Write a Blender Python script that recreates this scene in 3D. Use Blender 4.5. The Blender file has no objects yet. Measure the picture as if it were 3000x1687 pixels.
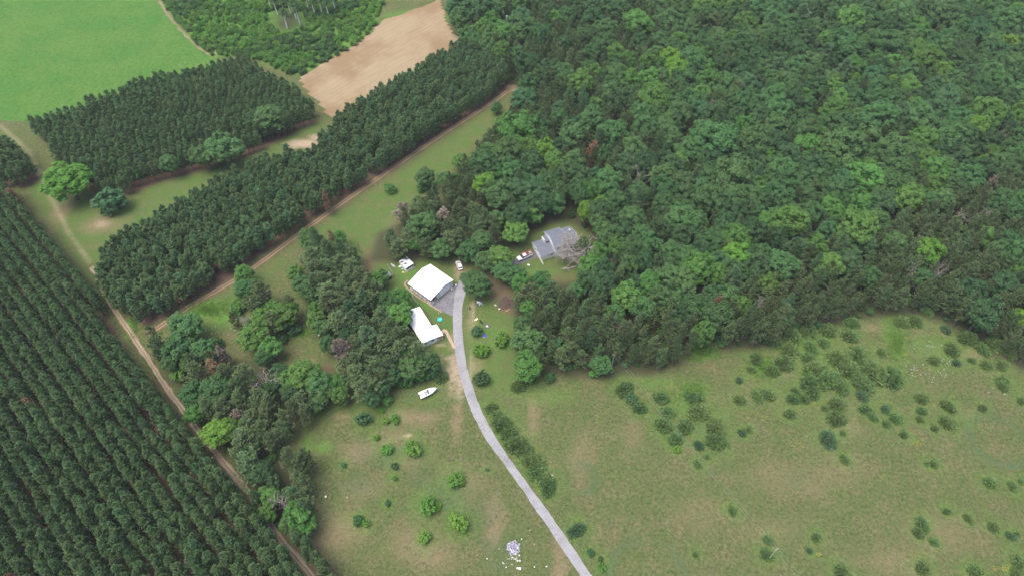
import bpy, math, random
import numpy as np
from mathutils import Vector
R_ = math.radians
rng = np.random.default_rng(7)
random.seed(7)
scene = bpy.context.scene
COL = scene.collection

# ------------------------------------------------------------------ camera, sky, sun, exposure
CAM_H, F_PX, PITCH = 180.0, 2000.0, 50.0
cd = bpy.data.cameras.new('camera'); cam = bpy.data.objects.new('camera', cd); COL.objects.link(cam)
cam.location = (0, 0, CAM_H); cam.rotation_euler = (R_(90 - PITCH), 0, 0)
cd.sensor_width = 36.0; cd.lens = 36.0 * F_PX / 3000.0; cd.clip_start = 1.0; cd.clip_end = 20000.0
scene.camera = cam
SUN_EL, SUN_AZ = 70.0, 245.0            # azimuth measured clockwise from +Y (north); light from the left
w = bpy.data.worlds.new('World'); scene.world = w; w.use_nodes = True
wn = w.node_tree.nodes; wl = w.node_tree.links; wn.clear()
sky = wn.new('ShaderNodeTexSky'); sky.sky_type = 'NISHITA'; sky.sun_disc = False
sky.sun_elevation = R_(SUN_EL); sky.sun_rotation = R_(SUN_AZ)
sky.air_density = 1.0; sky.dust_density = 4.0; sky.ozone_density = 1.0
bg = wn.new('ShaderNodeBackground'); bg.inputs['Strength'].default_value = 0.15
wo = wn.new('ShaderNodeOutputWorld')
wl.new(sky.outputs['Color'], bg.inputs['Color']); wl.new(bg.outputs['Background'], wo.inputs['Surface'])
sd = bpy.data.lights.new('sun', 'SUN'); sd.energy = 1.5; sd.angle = R_(45); sd.color = (1.0, 0.95, 0.88)
sun = bpy.data.objects.new('sun', sd); COL.objects.link(sun)
_dir = Vector((math.sin(R_(SUN_AZ)) * math.cos(R_(SUN_EL)), math.cos(R_(SUN_AZ)) * math.cos(R_(SUN_EL)), math.sin(R_(SUN_EL))))
sun.rotation_euler = _dir.to_track_quat('Z', 'Y').to_euler(); sun.location = (0, 0, 400)
scene.view_settings.view_transform = 'Standard'; scene.view_settings.look = 'None'
scene.view_settings.exposure = 0.92; scene.view_settings.gamma = 1.0; scene.view_settings.use_curve_mapping = False
scene.render.engine = 'CYCLES'
scene.cycles.max_bounces = 8; scene.cycles.diffuse_bounces = 6; scene.cycles.glossy_bounces = 2
scene.cycles.transmission_bounces = 6; scene.cycles.transparent_max_bounces = 4
scene.cycles.caustics_reflective = False; scene.cycles.caustics_refractive = False
scene.cycles.use_denoising = True
scene.cycles.pixel_filter_type = 'BLACKMAN_HARRIS'; scene.cycles.filter_width = 1.5

# ------------------------------------------------------------------ photograph geometry: pixel -> ground
_c, _s = math.cos(R_(PITCH)), math.sin(R_(PITCH))
def G(u, v, z=0.0):
    dx = (u - 1500) / F_PX; dy = (843.5 - v) / F_PX
    d = (dx, _c + dy * _s, -_s + dy * _c); t = (CAM_H - z) / -d[2]
    return (d[0] * t, d[1] * t, z)
def mpp(u, v, z=0.0):                     # metres per photo pixel at that place
    dy = (843.5 - v) / F_PX
    return (CAM_H - z) / (_s - dy * _c) / F_PX
def proj(x, y, z=0.0):
    qz = z - CAM_H; fw = y * _c - qz * _s; up = y * _s + qz * _c
    return 1500 + F_PX * x / fw, 843.5 - F_PX * up / fw
def GP(pts, z=0.0): return [G(u, v, z)[:2] for u, v in pts]

# ------------------------------------------------------------------ numpy helpers
def vnoise(x, y, scale, seed=0):
    x = np.asarray(x) / scale; y = np.asarray(y) / scale
    xi = np.floor(x).astype(np.int64); yi = np.floor(y).astype(np.int64)
    fx = x - xi; fy = y - yi; fx = fx * fx * (3 - 2 * fx); fy = fy * fy * (3 - 2 * fy)
    def h(a, b):
        n = (a * 374761393 + b * 668265263 + seed * 1442695041) & 0xffffffff
        n = ((n ^ (n >> 13)) * 1274126177) & 0xffffffff
        return ((n ^ (n >> 16)) & 0xffff) / 65535.0
    return (h(xi, yi) * (1 - fx) + h(xi + 1, yi) * fx) * (1 - fy) + (h(xi, yi + 1) * (1 - fx) + h(xi + 1, yi + 1) * fx) * fy
def fbm(x, y, scale, seed=0, o=3):
    t = 0; a = 0.5; s = 0
    for i in range(o):
        t = t + a * vnoise(x, y, scale / 2 ** i, seed + i * 17); s += a; a *= 0.5
    return t / s
def inside(px, py, poly):
    px = np.asarray(px); py = np.asarray(py); r = np.zeros(px.shape, bool); n = len(poly)
    for i in range(n):
        x1, y1 = poly[i]; x2, y2 = poly[(i + 1) % n]
        if y1 == y2: continue
        cnd = ((y1 > py) != (y2 > py)) & (px < (x2 - x1) * (py - y1) / (y2 - y1) + x1)
        r ^= cnd
    return r
def sdist(px, py, poly, closed=True):
    px = np.asarray(px); py = np.asarray(py); d = np.full(px.shape, 1e9); n = len(poly)
    for i in range(n if closed else n - 1):
        x1, y1 = poly[i]; x2, y2 = poly[(i + 1) % n]
        ex, ey = x2 - x1, y2 - y1; L = ex * ex + ey * ey + 1e-9
        t = np.clip(((px - x1) * ex + (py - y1) * ey) / L, 0, 1)
        d = np.minimum(d, np.hypot(px - x1 - t * ex, py - y1 - t * ey))
    if closed: d = np.where(inside(px, py, poly), d, -d)
    return d
def nrm(a): return a / (np.linalg.norm(a, axis=-1, keepdims=True) + 1e-9)

# ------------------------------------------------------------------ materials
MATS = {}
def new_mat(name):
    m = bpy.data.materials.new(name); m.use_nodes = True; nt = m.node_tree; nt.nodes.clear()
    out = nt.nodes.new('ShaderNodeOutputMaterial'); MATS[name] = m
    return m, nt, out
def N(nt, t, **kw):
    n = nt.nodes.new(t)
    for k, v in kw.items(): setattr(n, k, v)
    return n
def noise_fac(nt, scale, detail=4, lo=0.35, hi=0.65, coord=None, rough=0.6):
    n = N(nt, 'ShaderNodeTexNoise'); n.inputs['Scale'].default_value = scale; n.inputs['Detail'].default_value = detail
    n.inputs['Roughness'].default_value = rough
    if coord is not None: nt.links.new(coord, n.inputs['Vector'])
    r = N(nt, 'ShaderNodeMapRange'); r.interpolation_type = 'SMOOTHSTEP'
    r.inputs['From Min'].default_value = lo; r.inputs['From Max'].default_value = hi
    nt.links.new(n.outputs['Fac'], r.inputs['Value'])
    return r.outputs['Result']
def mixc(nt, fac, a, b, blend='MIX'):
    m = N(nt, 'ShaderNodeMix', data_type='RGBA', blend_type=blend)
    for sock, val in ((m.inputs['Factor'], fac), (m.inputs['A'], a), (m.inputs['B'], b)):
        if isinstance(val, (int, float)): sock.default_value = val
        elif isinstance(val, tuple): sock.default_value = (*val[:3], 1)
        else: nt.links.new(val, sock)
    return [o for o in m.outputs if o.type == 'RGBA'][0]
def mixsock(n): return [i for i in n.inputs]
def _mix(nt, fac, a, b, blend='MIX'):
    m = N(nt, 'ShaderNodeMix', data_type='RGBA', blend_type=blend)
    ins = {'f': m.inputs[0], 'a': m.inputs[6], 'b': m.inputs[7]}
    for k, val in (('f', fac), ('a', a), ('b', b)):
        if isinstance(val, (int, float)): ins[k].default_value = val
        elif isinstance(val, tuple): ins[k].default_value = (*val[:3], 1)
        else: nt.links.new(val, ins[k])
    return m.outputs[2]
mixc = _mix
def math_(nt, op, a, b=None, clamp=False):
    m = N(nt, 'ShaderNodeMath', operation=op, use_clamp=clamp)
    for i, val in enumerate((a, b)):
        if val is None: continue
        if isinstance(val, (int, float)): m.inputs[i].default_value = val
        else: nt.links.new(val, m.inputs[i])
    return m.outputs[0]
def bsdf(nt, out, col, rough=0.8, spec=0.2, metal=0.0, bump=None, bdist=0.05, bstr=0.5):
    b = N(nt, 'ShaderNodeBsdfPrincipled'); b.inputs['Roughness'].default_value = rough
    b.inputs['Specular IOR Level'].default_value = spec; b.inputs['Metallic'].default_value = metal
    if isinstance(col, tuple): b.inputs['Base Color'].default_value = (*col[:3], 1)
    else: nt.links.new(col, b.inputs['Base Color'])
    if bump is not None:
        bp = N(nt, 'ShaderNodeBump'); bp.inputs['Distance'].default_value = bdist; bp.inputs['Strength'].default_value = bstr
        nt.links.new(bump, bp.inputs['Height']); nt.links.new(bp.outputs['Normal'], b.inputs['Normal'])
    nt.links.new(b.outputs['BSDF'], out.inputs['Surface'])
    return b
def M(name, col, var=0.12, scale=2.0, rough=0.7, spec=0.25, metal=0.0, dirt=None, dirt_amt=0.25):
    """plain painted / weathered surface: colour, fine variation and some dirt patches"""
    if name in MATS: return MATS[name]
    m, nt, out = new_mat(name); tc = N(nt, 'ShaderNodeTexCoord').outputs['Object']
    f = noise_fac(nt, scale, 5, 0.3, 0.7, tc)
    a = tuple(x * (1 - var) for x in col); b = tuple(min(0.95, x * (1 + var)) for x in col)
    cc = mixc(nt, f, a, b)
    if dirt:
        f2 = noise_fac(nt, scale * 0.37, 4, 0.5, 0.72, tc); f2 = math_(nt, 'MULTIPLY', f2, dirt_amt)
        cc = mixc(nt, f2, cc, dirt)
    bsdf(nt, out, cc, rough, spec, metal, bump=f, bdist=0.01, bstr=0.3)
    return m
def foliage(name, col, col2, transl=0.25, objvar=0.25, rough=0.6):
    """leaf colour: per-leaf and per-tree variation; light comes through the leaf"""
    m, nt, out = new_mat(name)
    at = N(nt, 'ShaderNodeAttribute', attribute_name='tint').outputs['Fac']
    oi = N(nt, 'ShaderNodeObjectInfo').outputs['Random']
    c1 = mixc(nt, at, col, col2)
    hs = N(nt, 'ShaderNodeHueSaturation'); nt.links.new(c1, hs.inputs['Color'])
    v = math_(nt, 'ADD', math_(nt, 'MULTIPLY', oi, 2 * objvar), 1 - objvar); nt.links.new(v, hs.inputs['Value'])
    oi2 = math_(nt, 'FRACT', math_(nt, 'MULTIPLY', oi, 17.31))
    h = math_(nt, 'ADD', math_(nt, 'MULTIPLY', oi2, 0.03), 0.485); nt.links.new(h, hs.inputs['Hue'])
    d = N(nt, 'ShaderNodeBsdfPrincipled'); d.inputs['Roughness'].default_value = rough; d.inputs['Specular IOR Level'].default_value = 0.2
    nt.links.new(hs.outputs['Color'], d.inputs['Base Color'])
    t = N(nt, 'ShaderNodeBsdfTranslucent'); nt.links.new(hs.outputs['Color'], t.inputs['Color'])
    mx = N(nt, 'ShaderNodeMixShader'); mx.inputs[0].default_value = transl
    nt.links.new(d.outputs[0], mx.inputs[1]); nt.links.new(t.outputs[0], mx.inputs[2]); nt.links.new(mx.outputs[0], out.inputs['Surface'])
    return m
def bark(name, col):
    m, nt, out = new_mat(name); tc = N(nt, 'ShaderNodeTexCoord').outputs['Object']
    f = noise_fac(nt, 3.0, 4, 0.3, 0.7, tc)
    bsdf(nt, out, mixc(nt, f, tuple(x * 0.7 for x in col), tuple(min(0.9, x * 1.25) for x in col)), 0.9, 0.1)
    return m
LEAF = {
 'dark':   foliage('leaf_dark_green',  (0.058, 0.130, 0.048), (0.088, 0.175, 0.066), transl=0.48, objvar=0.18),
 'mid':    foliage('leaf_mid_green',   (0.078, 0.180, 0.055), (0.118, 0.232, 0.080), transl=0.48, objvar=0.2),
 'bright': foliage('leaf_bright_green',(0.105, 0.245, 0.050), (0.155, 0.310, 0.075), transl=0.48, objvar=0.18),
 'yellow': foliage('leaf_yellow_green',(0.135, 0.295, 0.040), (0.190, 0.360, 0.062), transl=0.48, objvar=0.1),
 'teal':   foliage('leaf_blue_green',  (0.078, 0.185, 0.072), (0.112, 0.228, 0.095), transl=0.48, objvar=0.15),
 'olive':  foliage('needle_olive',     (0.130, 0.200, 0.080), (0.200, 0.275, 0.118), transl=0.5, objvar=0.2),
 'needle': foliage('needle_plantation',(0.125, 0.218, 0.090), (0.195, 0.305, 0.128), transl=0.5, objvar=0.15),
 'white':  foliage('needle_soft_green',(0.115, 0.225, 0.105), (0.170, 0.295, 0.135), transl=0.5),
 'shrub':  foliage('needle_shrub_olive',(0.160, 0.265, 0.085), (0.235, 0.345, 0.125), transl=0.5, objvar=0.15),
 'sage':   foliage('needle_sage_green',(0.110, 0.205, 0.095), (0.165, 0.270, 0.130), transl=0.5, objvar=0.12),
 'lime':   foliage('leaf_lime_green',  (0.130, 0.300, 0.048), (0.190, 0.375, 0.075), transl=0.48, objvar=0.12),
 'rust':   foliage('needle_dead_rust', (0.28, 0.165, 0.10), (0.38, 0.24, 0.15)),
 'brown':  foliage('needle_dead_brown',(0.20, 0.165, 0.13), (0.29, 0.24, 0.19)),
 'grass':  foliage('blade_meadow',     (0.14, 0.18, 0.065), (0.26, 0.24, 0.12), transl=0.5),
 'lush':   foliage('blade_lush',       (0.15, 0.29, 0.05), (0.22, 0.37, 0.08), transl=0.5),
}
BARK = {'pine': bark('bark_pine', (0.21, 0.175, 0.15)), 'oak': bark('bark_oak', (0.13, 0.11, 0.09)),
        'dead': bark('bark_dead_grey', (0.36, 0.32, 0.29)), 'birch': bark('bark_birch', (0.62, 0.60, 0.56)),
        'brush': bark('bark_brush', (0.20, 0.15, 0.12))}

# ------------------------------------------------------------------ objects
def obj(name, mesh, parent=None, loc=None, rotz=None, label=None, cat=None, group=None, kind=None):
    o = bpy.data.objects.new(name, mesh); COL.objects.link(o)
    if parent is not None: o.parent = parent
    if loc is not None: o.location = loc
    if rotz is not None: o.rotation_euler = (0, 0, rotz)
    if label: o['label'] = label
    if cat: o['category'] = cat
    if group: o['group'] = group
    if kind: o['kind'] = kind
    return o
def thing(name, label, cat, loc=(0, 0, 0), rotz=0.0, group=None):
    return obj(name, None, None, loc, rotz, label, cat, group)
def np_mesh(name, V, Fc, mat, tint=None, smooth=False):
    """V (n,3), Fc (m,k) all faces of the same size"""
    me = bpy.data.meshes.new(name); V = np.asarray(V, np.float32); Fc = np.asarray(Fc, np.int32)
    m, k = Fc.shape
    me.vertices.add(len(V)); me.vertices.foreach_set('co', V.ravel())
    me.loops.add(m * k); me.loops.foreach_set('vertex_index', Fc.ravel())
    me.polygons.add(m); me.polygons.foreach_set('loop_start', np.arange(m, dtype=np.int32) * k)
    if tint is not None:
        a = me.attributes.new('tint', 'FLOAT', 'FACE'); a.data.foreach_set('value', np.asarray(tint, np.float32))
    me.materials.append(mat); me.update(calc_edges=True); me.validate()
    if smooth: me.polygons.foreach_set('use_smooth', np.ones(m, bool))
    return me
class MB:
    """collects simple shapes into one mesh (one part)"""
    def __init__(s): s.v = []; s.f = []
    def add(s, vs, fs):
        b = len(s.v); s.v += [tuple(p) for p in vs]; s.f += [tuple(i + b for i in f) for f in fs]; return s
    def box(s, x0, x1, y0, y1, z0, z1):
        return s.add([(x0, y0, z0), (x1, y0, z0), (x1, y1, z0), (x0, y1, z0), (x0, y0, z1), (x1, y0, z1), (x1, y1, z1), (x0, y1, z1)],
                     [(0, 3, 2, 1), (4, 5, 6, 7), (0, 1, 5, 4), (1, 2, 6, 5), (2, 3, 7, 6), (3, 0, 4, 7)])
    def prism(s, poly, axis, a, b):
        """extrude a 2-D polygon along axis ('x': poly is (y,z); 'y': (x,z); 'z': (x,y)) from a to b"""
        def P(p, t): return {'x': (t, p[0], p[1]), 'y': (p[0], t, p[1]), 'z': (p[0], p[1], t)}[axis]
        n = len(poly); vs = [P(p, a) for p in poly] + [P(p, b) for p in poly]
        fs = [tuple(range(n))[::-1], tuple(range(n, 2 * n))] + [(i, (i + 1) % n, n + (i + 1) % n, n + i) for i in range(n)]
        return s.add(vs, fs)
    def tube(s, p0, p1, r0, r1, n=6):
        p0 = Vector(p0); p1 = Vector(p1); d = (p1 - p0).normalized(); a = d.orthogonal().normalized(); b = d.cross(a)
        vs = []
        for p, r in ((p0, r0), (p1, r1)):
            for i in range(n):
                t = 2 * math.pi * i / n; vs.append(p + a * (math.cos(t) * r) + b * (math.sin(t) * r))
        fs = [(i, (i + 1) % n, n + (i + 1) % n, n + i) for i in range(n)] + [tuple(range(n))[::-1], tuple(range(n, 2 * n))]
        return s.add(vs, fs)
    def loft(s, rings, cap=True):
        n = len(rings[0]); vs = [p for r in rings for p in r]; fs = []
        for k in range(len(rings) - 1):
            for i in range(n):
                fs.append((k * n + i, k * n + (i + 1) % n, (k + 1) * n + (i + 1) % n, (k + 1) * n + i))
        if cap: fs += [tuple(range(n))[::-1], tuple(range((len(rings) - 1) * n, len(rings) * n))]
        return s.add(vs, fs)
    def mesh(s, name, mat, bevel=0.0):
        me = bpy.data.meshes.new(name); me.from_pydata(s.v, [], s.f); me.materials.append(mat)
        if bevel:
            import bmesh
            bm = bmesh.new(); bm.from_mesh(me); bmesh.ops.recalc_face_normals(bm, faces=bm.faces)
            bmesh.ops.bevel(bm, geom=list(bm.edges), offset=bevel, segments=2, affect='EDGES'); bm.to_mesh(me); bm.free()
        else:
            import bmesh
            bm = bmesh.new(); bm.from_mesh(me); bmesh.ops.recalc_face_normals(bm, faces=bm.faces); bm.to_mesh(me); bm.free()
        me.update(); return me
    def part(s, name, mat, parent=None, bevel=0.0, **kw):
        return obj(name, s.mesh(name, mat, bevel), parent, **kw)

# ------------------------------------------------------------------ zones (photo pixels -> ground polygons)
Z_BLOCK1 = GP([(110,395),(150,435),(178,485),(255,545),(330,600),(408,557),(516,522),(575,507),(738,456),(932,358),(905,325),(860,280),(800,250),(730,205),(600,235),(450,272),(290,330)])
Z_BLOCK2 = GP([(310,845),(335,900),(420,952),(458,945),(604,866),(724,780),(899,656),(1054,552),(1433,308),(1490,245),(1462,190),(1370,152),(1150,278),(965,400),(945,425),(936,474),(905,492),(850,480),(780,494),(590,602),(480,664),(400,712),(325,772)])
Z_BLOCK3 = GP([(-260,535),(0,562),(58,598),(105,660),(165,730),(230,800),(272,850),(308,920),(398,1060),(470,1145),(590,1275),(767,1485),(835,1590),(924,1705),(988,1800),(-300,1800)])
Z_BLOCK3B = GP([(845,1565),(885,1560),(930,1600),(990,1680),(1060,1800),(985,1800),(905,1660)])
Z_BLOCK4 = GP([(-200,440),(20,445),(80,482),(120,522),(75,552),(0,552),(-200,545)])
Z_FOREST = GP([(1320,-130),(1345,100),(1365,165),(1470,195),(1530,280),(1512,330),(1478,378),(1440,425),(1375,508),(1330,560),(1190,660),(1112,690),(1098,760),(1180,772),(1330,742),
               (1372,760),(1480,740),(1520,700),(1570,665),(1650,640),(1735,680),(1760,760),(1720,830),(1610,838),(1540,850),(1510,880),(1520,960),(1530,1020),(1560,1100),(1640,1088),(1750,1098),(1830,1080),
               (1900,1095),(1990,1065),(2060,1015),(2250,1015),(2360,968),(2500,935),(2640,915),(2760,935),(2830,985),(2900,1025),(3000,1075),(3250,1130),(3300,-130)])
Z_VEG = GP([(455,-60),(1130,-60),(1118,35),(1090,88),(1050,128),(890,220),(840,215),(760,178),(680,165),(628,168),(590,140),(515,60),(470,0)])
Z_HAY = GP([(-260,-120),(440,-120),(458,5),(505,68),(578,142),(622,168),(690,205),(730,222),(600,245),(450,285),(290,345),(105,400),(85,355),(0,352),(-300,362)])
Z_FIELD = GP([(870,232),(905,280),(960,345),(1000,400),(1150,330),(1360,195),(1352,110),(1330,95),(1312,60),(1292,-10),(1285,-40),(1275,5),(1180,40),(1115,62),(1085,98),(1040,130)])
L_LONG = [(440,972),(466,957),(560,894),(730,793),(905,664),(1080,541),(1300,391),(1445,298),(1505,252)]
L_SAND = [(268,782),(292,822),(318,880),(358,938),(400,1003),(440,1062),(481,1126),(540,1206),(583,1264),(670,1372),(754,1474),(820,1575),(917,1690),(980,1780)]
L_GREENTRACK = [(-120,330),(0,368),(85,445),(140,560),(200,680),(262,770)]

# ------------------------------------------------------------------ shrubs of the open ground (photo pixels)
def zf(lst, ou, ov, k=2.575): return [(ou + x / k, ov + y / k, r / k, kd, tn) for x, y, r, kd, tn in lst]
def S(s):
    return [(float(a), float(b), float(c), d, e) for a, b, c, d, e in (t.split() for t in s.replace('\n', ' ').split(';') if t.strip())]
ORCH = zf(S('''160 260 55 bush teal;300 195 25 bush yellow;335 275 30 bush lime;405 262 36 bush lime;265 400 26 bush yellow;345 490 46 bush lime;540 488 66 bush lime;400 620 30 bush mid;402 708 22 bush yellow;860 725 66 bush lime;
650 915 74 bush lime;725 925 34 bush yellow;885 1040 70 bush yellow;628 1160 50 bush lime;125 1025 45 bush mid;180 1050 34 bush yellow;350 898 25 bush teal;1880 1270 32 bush teal;1965 1385 36 bush lime;1955 1320 24 bush mid;2535 490 28 bush yellow;2190 110 45 bush teal;15 610 24 bush mid;1100 645 16 bush teal'''), 1000, 1124)
ORCH += [(1411,1024,24,'bush','yellow'),(1470,993,24,'bush','lime'),(1396,968,18,'bush','teal'),(1411,1109,25,'bush','dark')]
JUN = zf(S('''1135 175 42 mound shrub;1180 235 40 mound shrub;1215 300 68 mound shrub;1265 370 56 mound shrub;1320 440 74 mound shrub;1380 500 60 mound shrub;1420 570 78 mound shrub;1470 650 66 mound shrub;1530 720 56 mound shrub;1560 775 60 mound shrub;1330 20 50 mound shrub;1778 1098 54 mound sage;2140 30 60 mound shrub;2250 180 50 mound shrub;2420 90 55 mound shrub;2470 200 50 mound shrub;2440 300 60 mound shrub;2520 400 55 mound shrub'''), 1000, 1124)
JUN += zf(S('''110 200 72 mound shrub;90 100 60 mound shrub;20 320 55 mound shrub;250 330 68 mound shrub;265 430 66 mound shrub;125 455 36 mound sage;185 545 20 mound shrub;115 600 30 mound shrub;425 120 42 mound shrub;565 85 42 mound shrub;640 75 48 mound shrub;
835 110 46 mound shrub;855 50 36 mound shrub;920 110 36 mound shrub;995 60 52 mound shrub;1170 140 58 mound shrub;1075 180 26 mound shrub;810 215 42 mound shrub;1170 260 66 mound shrub;1385 180 42 mound shrub;1440 250 32 mound shrub;1350 80 42 mound sage;1530 180 34 mound sage;
1540 300 30 mound shrub;1615 260 46 mound shrub;1095 400 62 mound sage;1213 372 20 mound shrub;1675 380 30 mound shrub;1225 565 34 mound shrub;1805 110 46 mound shrub;1810 205 36 mound shrub;1790 260 30 mound shrub;2005 160 46 mound shrub;2005 290 56 mound shrub;2268 175 32 mound shrub;
1905 330 26 mound shrub;1900 605 32 mound shrub;1850 600 20 mound shrub;2330 745 44 mound shrub;2495 765 36 mound shrub;2555 730 22 mound shrub;450 368 28 mound sage;500 342 22 mound shrub;375 955 32 mound shrub;640 1290 46 mound shrub;650 1180 34 mound shrub;100 1288 20 mound shrub;
1010 1150 32 mound shrub;955 1255 22 mound sage;1815 1060 46 mound shrub;1785 1118 38 mound shrub;1905 1190 32 mound shrub;1995 960 26 mound shrub;2158 1015 30 mound shrub;2345 1070 40 mound shrub;2485 1148 32 mound sage;2525 1130 16 mound shrub;1815 1375 50 mound shrub;1205 1420 50 mound shrub;
2215 1420 50 mound shrub;2545 1350 52 mound shrub;2530 1440 44 mound shrub;2430 10 46 mound shrub;2560 120 30 mound shrub'''), 2000, 1124)
JUN += zf(S('''430 1420 28 mound sage;970 1170 46 mound shrub;1060 1130 42 mound shrub;800 1180 62 mound shrub;780 1280 62 mound shrub;560 1250 46 mound shrub;680 1350 50 mound shrub;520 1330 34 mound shrub;1190 1240 78 mound shrub;1330 1230 78 mound shrub;1000 1320 78 mound shrub;950 1250 50 mound shrub;1440 1340 92 mound shrub;1600 1400 80 mound shrub;
1110 1400 80 mound shrub;1280 1340 80 mound shrub;1370 1440 70 mound shrub;960 1420 70 mound shrub;1200 1460 60 mound shrub;1500 1200 36 mound shrub;2040 1180 52 mound shrub;1900 1270 42 mound shrub;1995 1035 36 mound sage;2070 1290 30 mound sage;2150 1090 62 mound shrub;2180 1270 26 mound shrub;2300 1300 42 mound shrub;2420 1420 42 mound shrub;2420 1300 42 mound shrub;
1650 970 52 mound shrub;1750 960 52 mound shrub;1270 1070 60 mound shrub;1100 1040 60 mound shrub;700 1110 60 mound shrub;850 1080 60 mound shrub;950 1030 60 mound shrub;1280 980 50 mound shrub;2270 1180 50 mound shrub;2350 1130 60 mound shrub;2470 1190 60 mound shrub;1850 900 40 mound shrub'''), 2000, 562)
JUN += [(1290,1100,20,'mound','shrub'),(1560,1112,16,'mound','shrub'),(1520,1130,20,'mound','shrub')]

# ------------------------------------------------------------------ ground sheet with surface zones
def build_ground():
    xs = np.concatenate([[-3000, -1800, -1000, -500], np.arange(-300, 300.1, 1.0), [500, 1000, 1800, 3000]])
    ys = np.concatenate([[-3000, -1500, -600, -100, 0], np.arange(25, 400.1, 1.0), [550, 900, 1800, 3000]])
    X, Y = np.meshgrid(xs, ys); nx, ny = len(xs), len(ys); X = X.ravel(); Y = Y.ravel()
    idx = np.arange(nx * ny).reshape(ny, nx)
    Fc = np.stack([idx[:-1, :-1], idx[:-1, 1:], idx[1:, 1:], idx[1:, :-1]], -1).reshape(-1, 4)
    wob = (fbm(X, Y, 9, 3) - 0.5) * 5
    def soft(poly, e=2.0, grow=0.0): return np.clip((sdist(X, Y, poly) + wob * 0.6 + grow) / e + 0.5, 0, 1)
    def line(pts, wdt, e=1.2): return np.clip((wdt - sdist(X, Y, GP(pts), False) + wob * 0.15) / e + 0.5, 0, 1)
    def blobs(lst):
        t = np.zeros(X.shape)
        for (u, v, ru, rv, a) in lst:
            g = G(u, v); mx = mpp(u, v) * ru; dep = math.atan2(CAM_H, g[1]); my = mpp(u, v) * rv / math.sin(dep)
            d = np.hypot((X - g[0]) / mx, (Y - g[1]) / my) + (fbm(X, Y, max(2.0, mx * 0.7), 11) - 0.5) * 0.9
            t = np.maximum(t, a * np.clip((1.25 - d) / 0.95, 0, 1))
        return t
    groveA = GP([(880,760),(960,720),(1040,790),(1120,830),(1160,890),(1190,960),(1225,1030),(1262,1090),(1255,1118),(1200,1122),(1120,1155),(1080,1150),(1040,1110),(1010,1060),(960,1020),(930,960),(900,900),(880,830)])
    groveB = GP([(440,1000),(520,1000),(620,1010),(700,1050),(780,1060),(850,1100),(930,1120),(960,1160),(930,1200),(870,1210),(830,1260),(830,1320),(890,1350),(905,1420),(890,1540),(800,1540),(760,1450),(700,1380),(640,1310),(600,1250),(540,1180),(500,1120),(460,1060)])
    Z_FB = Z_FOREST
    forest = np.maximum.reduce([blobs([(840,62,62,36,1.0)]), soft(Z_FB, 3, 1.0), soft(groveA, 3), soft(groveB, 3)])
    litter = np.maximum.reduce([soft(p, 2.5, -0.6) for p in (Z_BLOCK1, Z_BLOCK2, Z_BLOCK3, Z_BLOCK3B, Z_BLOCK4)])
    litter = np.maximum(litter, line(L_LONG, 1.3, 1.6) * 0.8)
    litter = np.maximum(litter, blobs([(1470,855,45,30,.8),(1490,905,35,20,.8),(1440,830,25,35,.7),(1360,800,14,22,.75),(1345,775,28,28,.65),(1020,1170,60,10,.5),(950,1080,30,20,.6),(840,1380,14,50,.6),(800,960,18,30,.4),
                                       (1235,888,22,12,.0),(925,905,14,60,.5),(1080,765,14,50,.55),(1240,1110,60,8,.4),(1660,830,60,30,.45),(1480,800,60,20,.3),(1150,790,20,20,.0)]))
    lawn = np.maximum.reduce([soft(GP([(330,700),(560,600),(960,370),(935,350),(740,455),(560,510),(400,565),(280,600),(120,500),(60,420),(-60,340),(-60,560),(80,560),(200,720),(280,830)]), 4),
                              soft(GP([(600,900),(760,800),(1000,625),(1480,290),(1420,390),(1300,520),(1150,650),(1090,760),(1040,800),(960,680),(870,720),(760,850),(690,960),(560,980),(520,940)]), 4),
                              soft(GP([(1080,770),(1340,740),(1380,800),(1360,900),(1330,1100),(1290,1130),(1270,1040),(1180,900),(1080,840)]), 4),
                              soft(GP([(1350,860),(1500,870),(1520,960),(1530,1100),(1560,1120),(1450,1160),(1370,1100)]), 5) * 0.8,
                              soft(GP([(1480,700),(1580,650),(1740,660),(1760,800),(1700,840),(1480,800)]), 4) * 0.8,
                              soft(GP([(900,1130),(1050,1160),(1120,1160),(1300,1080),(1340,1160),(1250,1200),(1000,1220),(880,1260)]), 5) * 0.7])
    lush = np.maximum(soft(Z_VEG, 4) * 0.9, 0) * 1.0
    lush = np.maximum(lush, blobs([(610,905,70,28,1),(650,930,50,20,.7),(870,975,45,16,.9),(2055,1025,45,30,.95),(2625,1000,32,55,.8),(2030,1150,55,35,.5),(2235,1075,40,30,.7),(2800,900,60,14,.5),(1190,790,30,30,.6),(395,930,18,60,.8),
                  (1250,740,60,30,.3),(560,1240,0.1,0.1,0),(950,1310,30,20,.6),(1130,860,25,25,.5),(1250,890,30,16,.6),(900,1310,20,40,.5),(1240,55,70,14,.8),(700,1000,0.1,0.1,0),(2830,1230,60,40,.25),(2380,990,60,30,.4),(2010,1180,110,60,.45),(2090,1240,70,60,.35),(2420,1060,130,50,.4),(2560,1110,110,50,.35),(1930,1120,120,30,.4),(2300,1020,120,30,.4),(2750,1010,130,50,.35),(1600,1160,80,30,.3),
                  (1210,50,80,22,.9),(1120,115,60,10,.9),(1000,170,60,9,.9),(1700,790,25,10,.5),(1560,800,80,12,.4)]))
    halo = np.zeros(X.shape)
    for (u, v, rp, *_k) in JUN + ORCH:
        g = G(u, v); rr = mpp(u, v) * rp * 1.9 + 0.8
        halo = np.maximum(halo, 0.55 * np.clip(1.3 - np.hypot(X - g[0], Y - g[1]) / rr - (fbm(X, Y, 2.5, 21) - 0.5), 0, 1))
    lush = np.maximum(lush, halo * 0.6)
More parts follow.
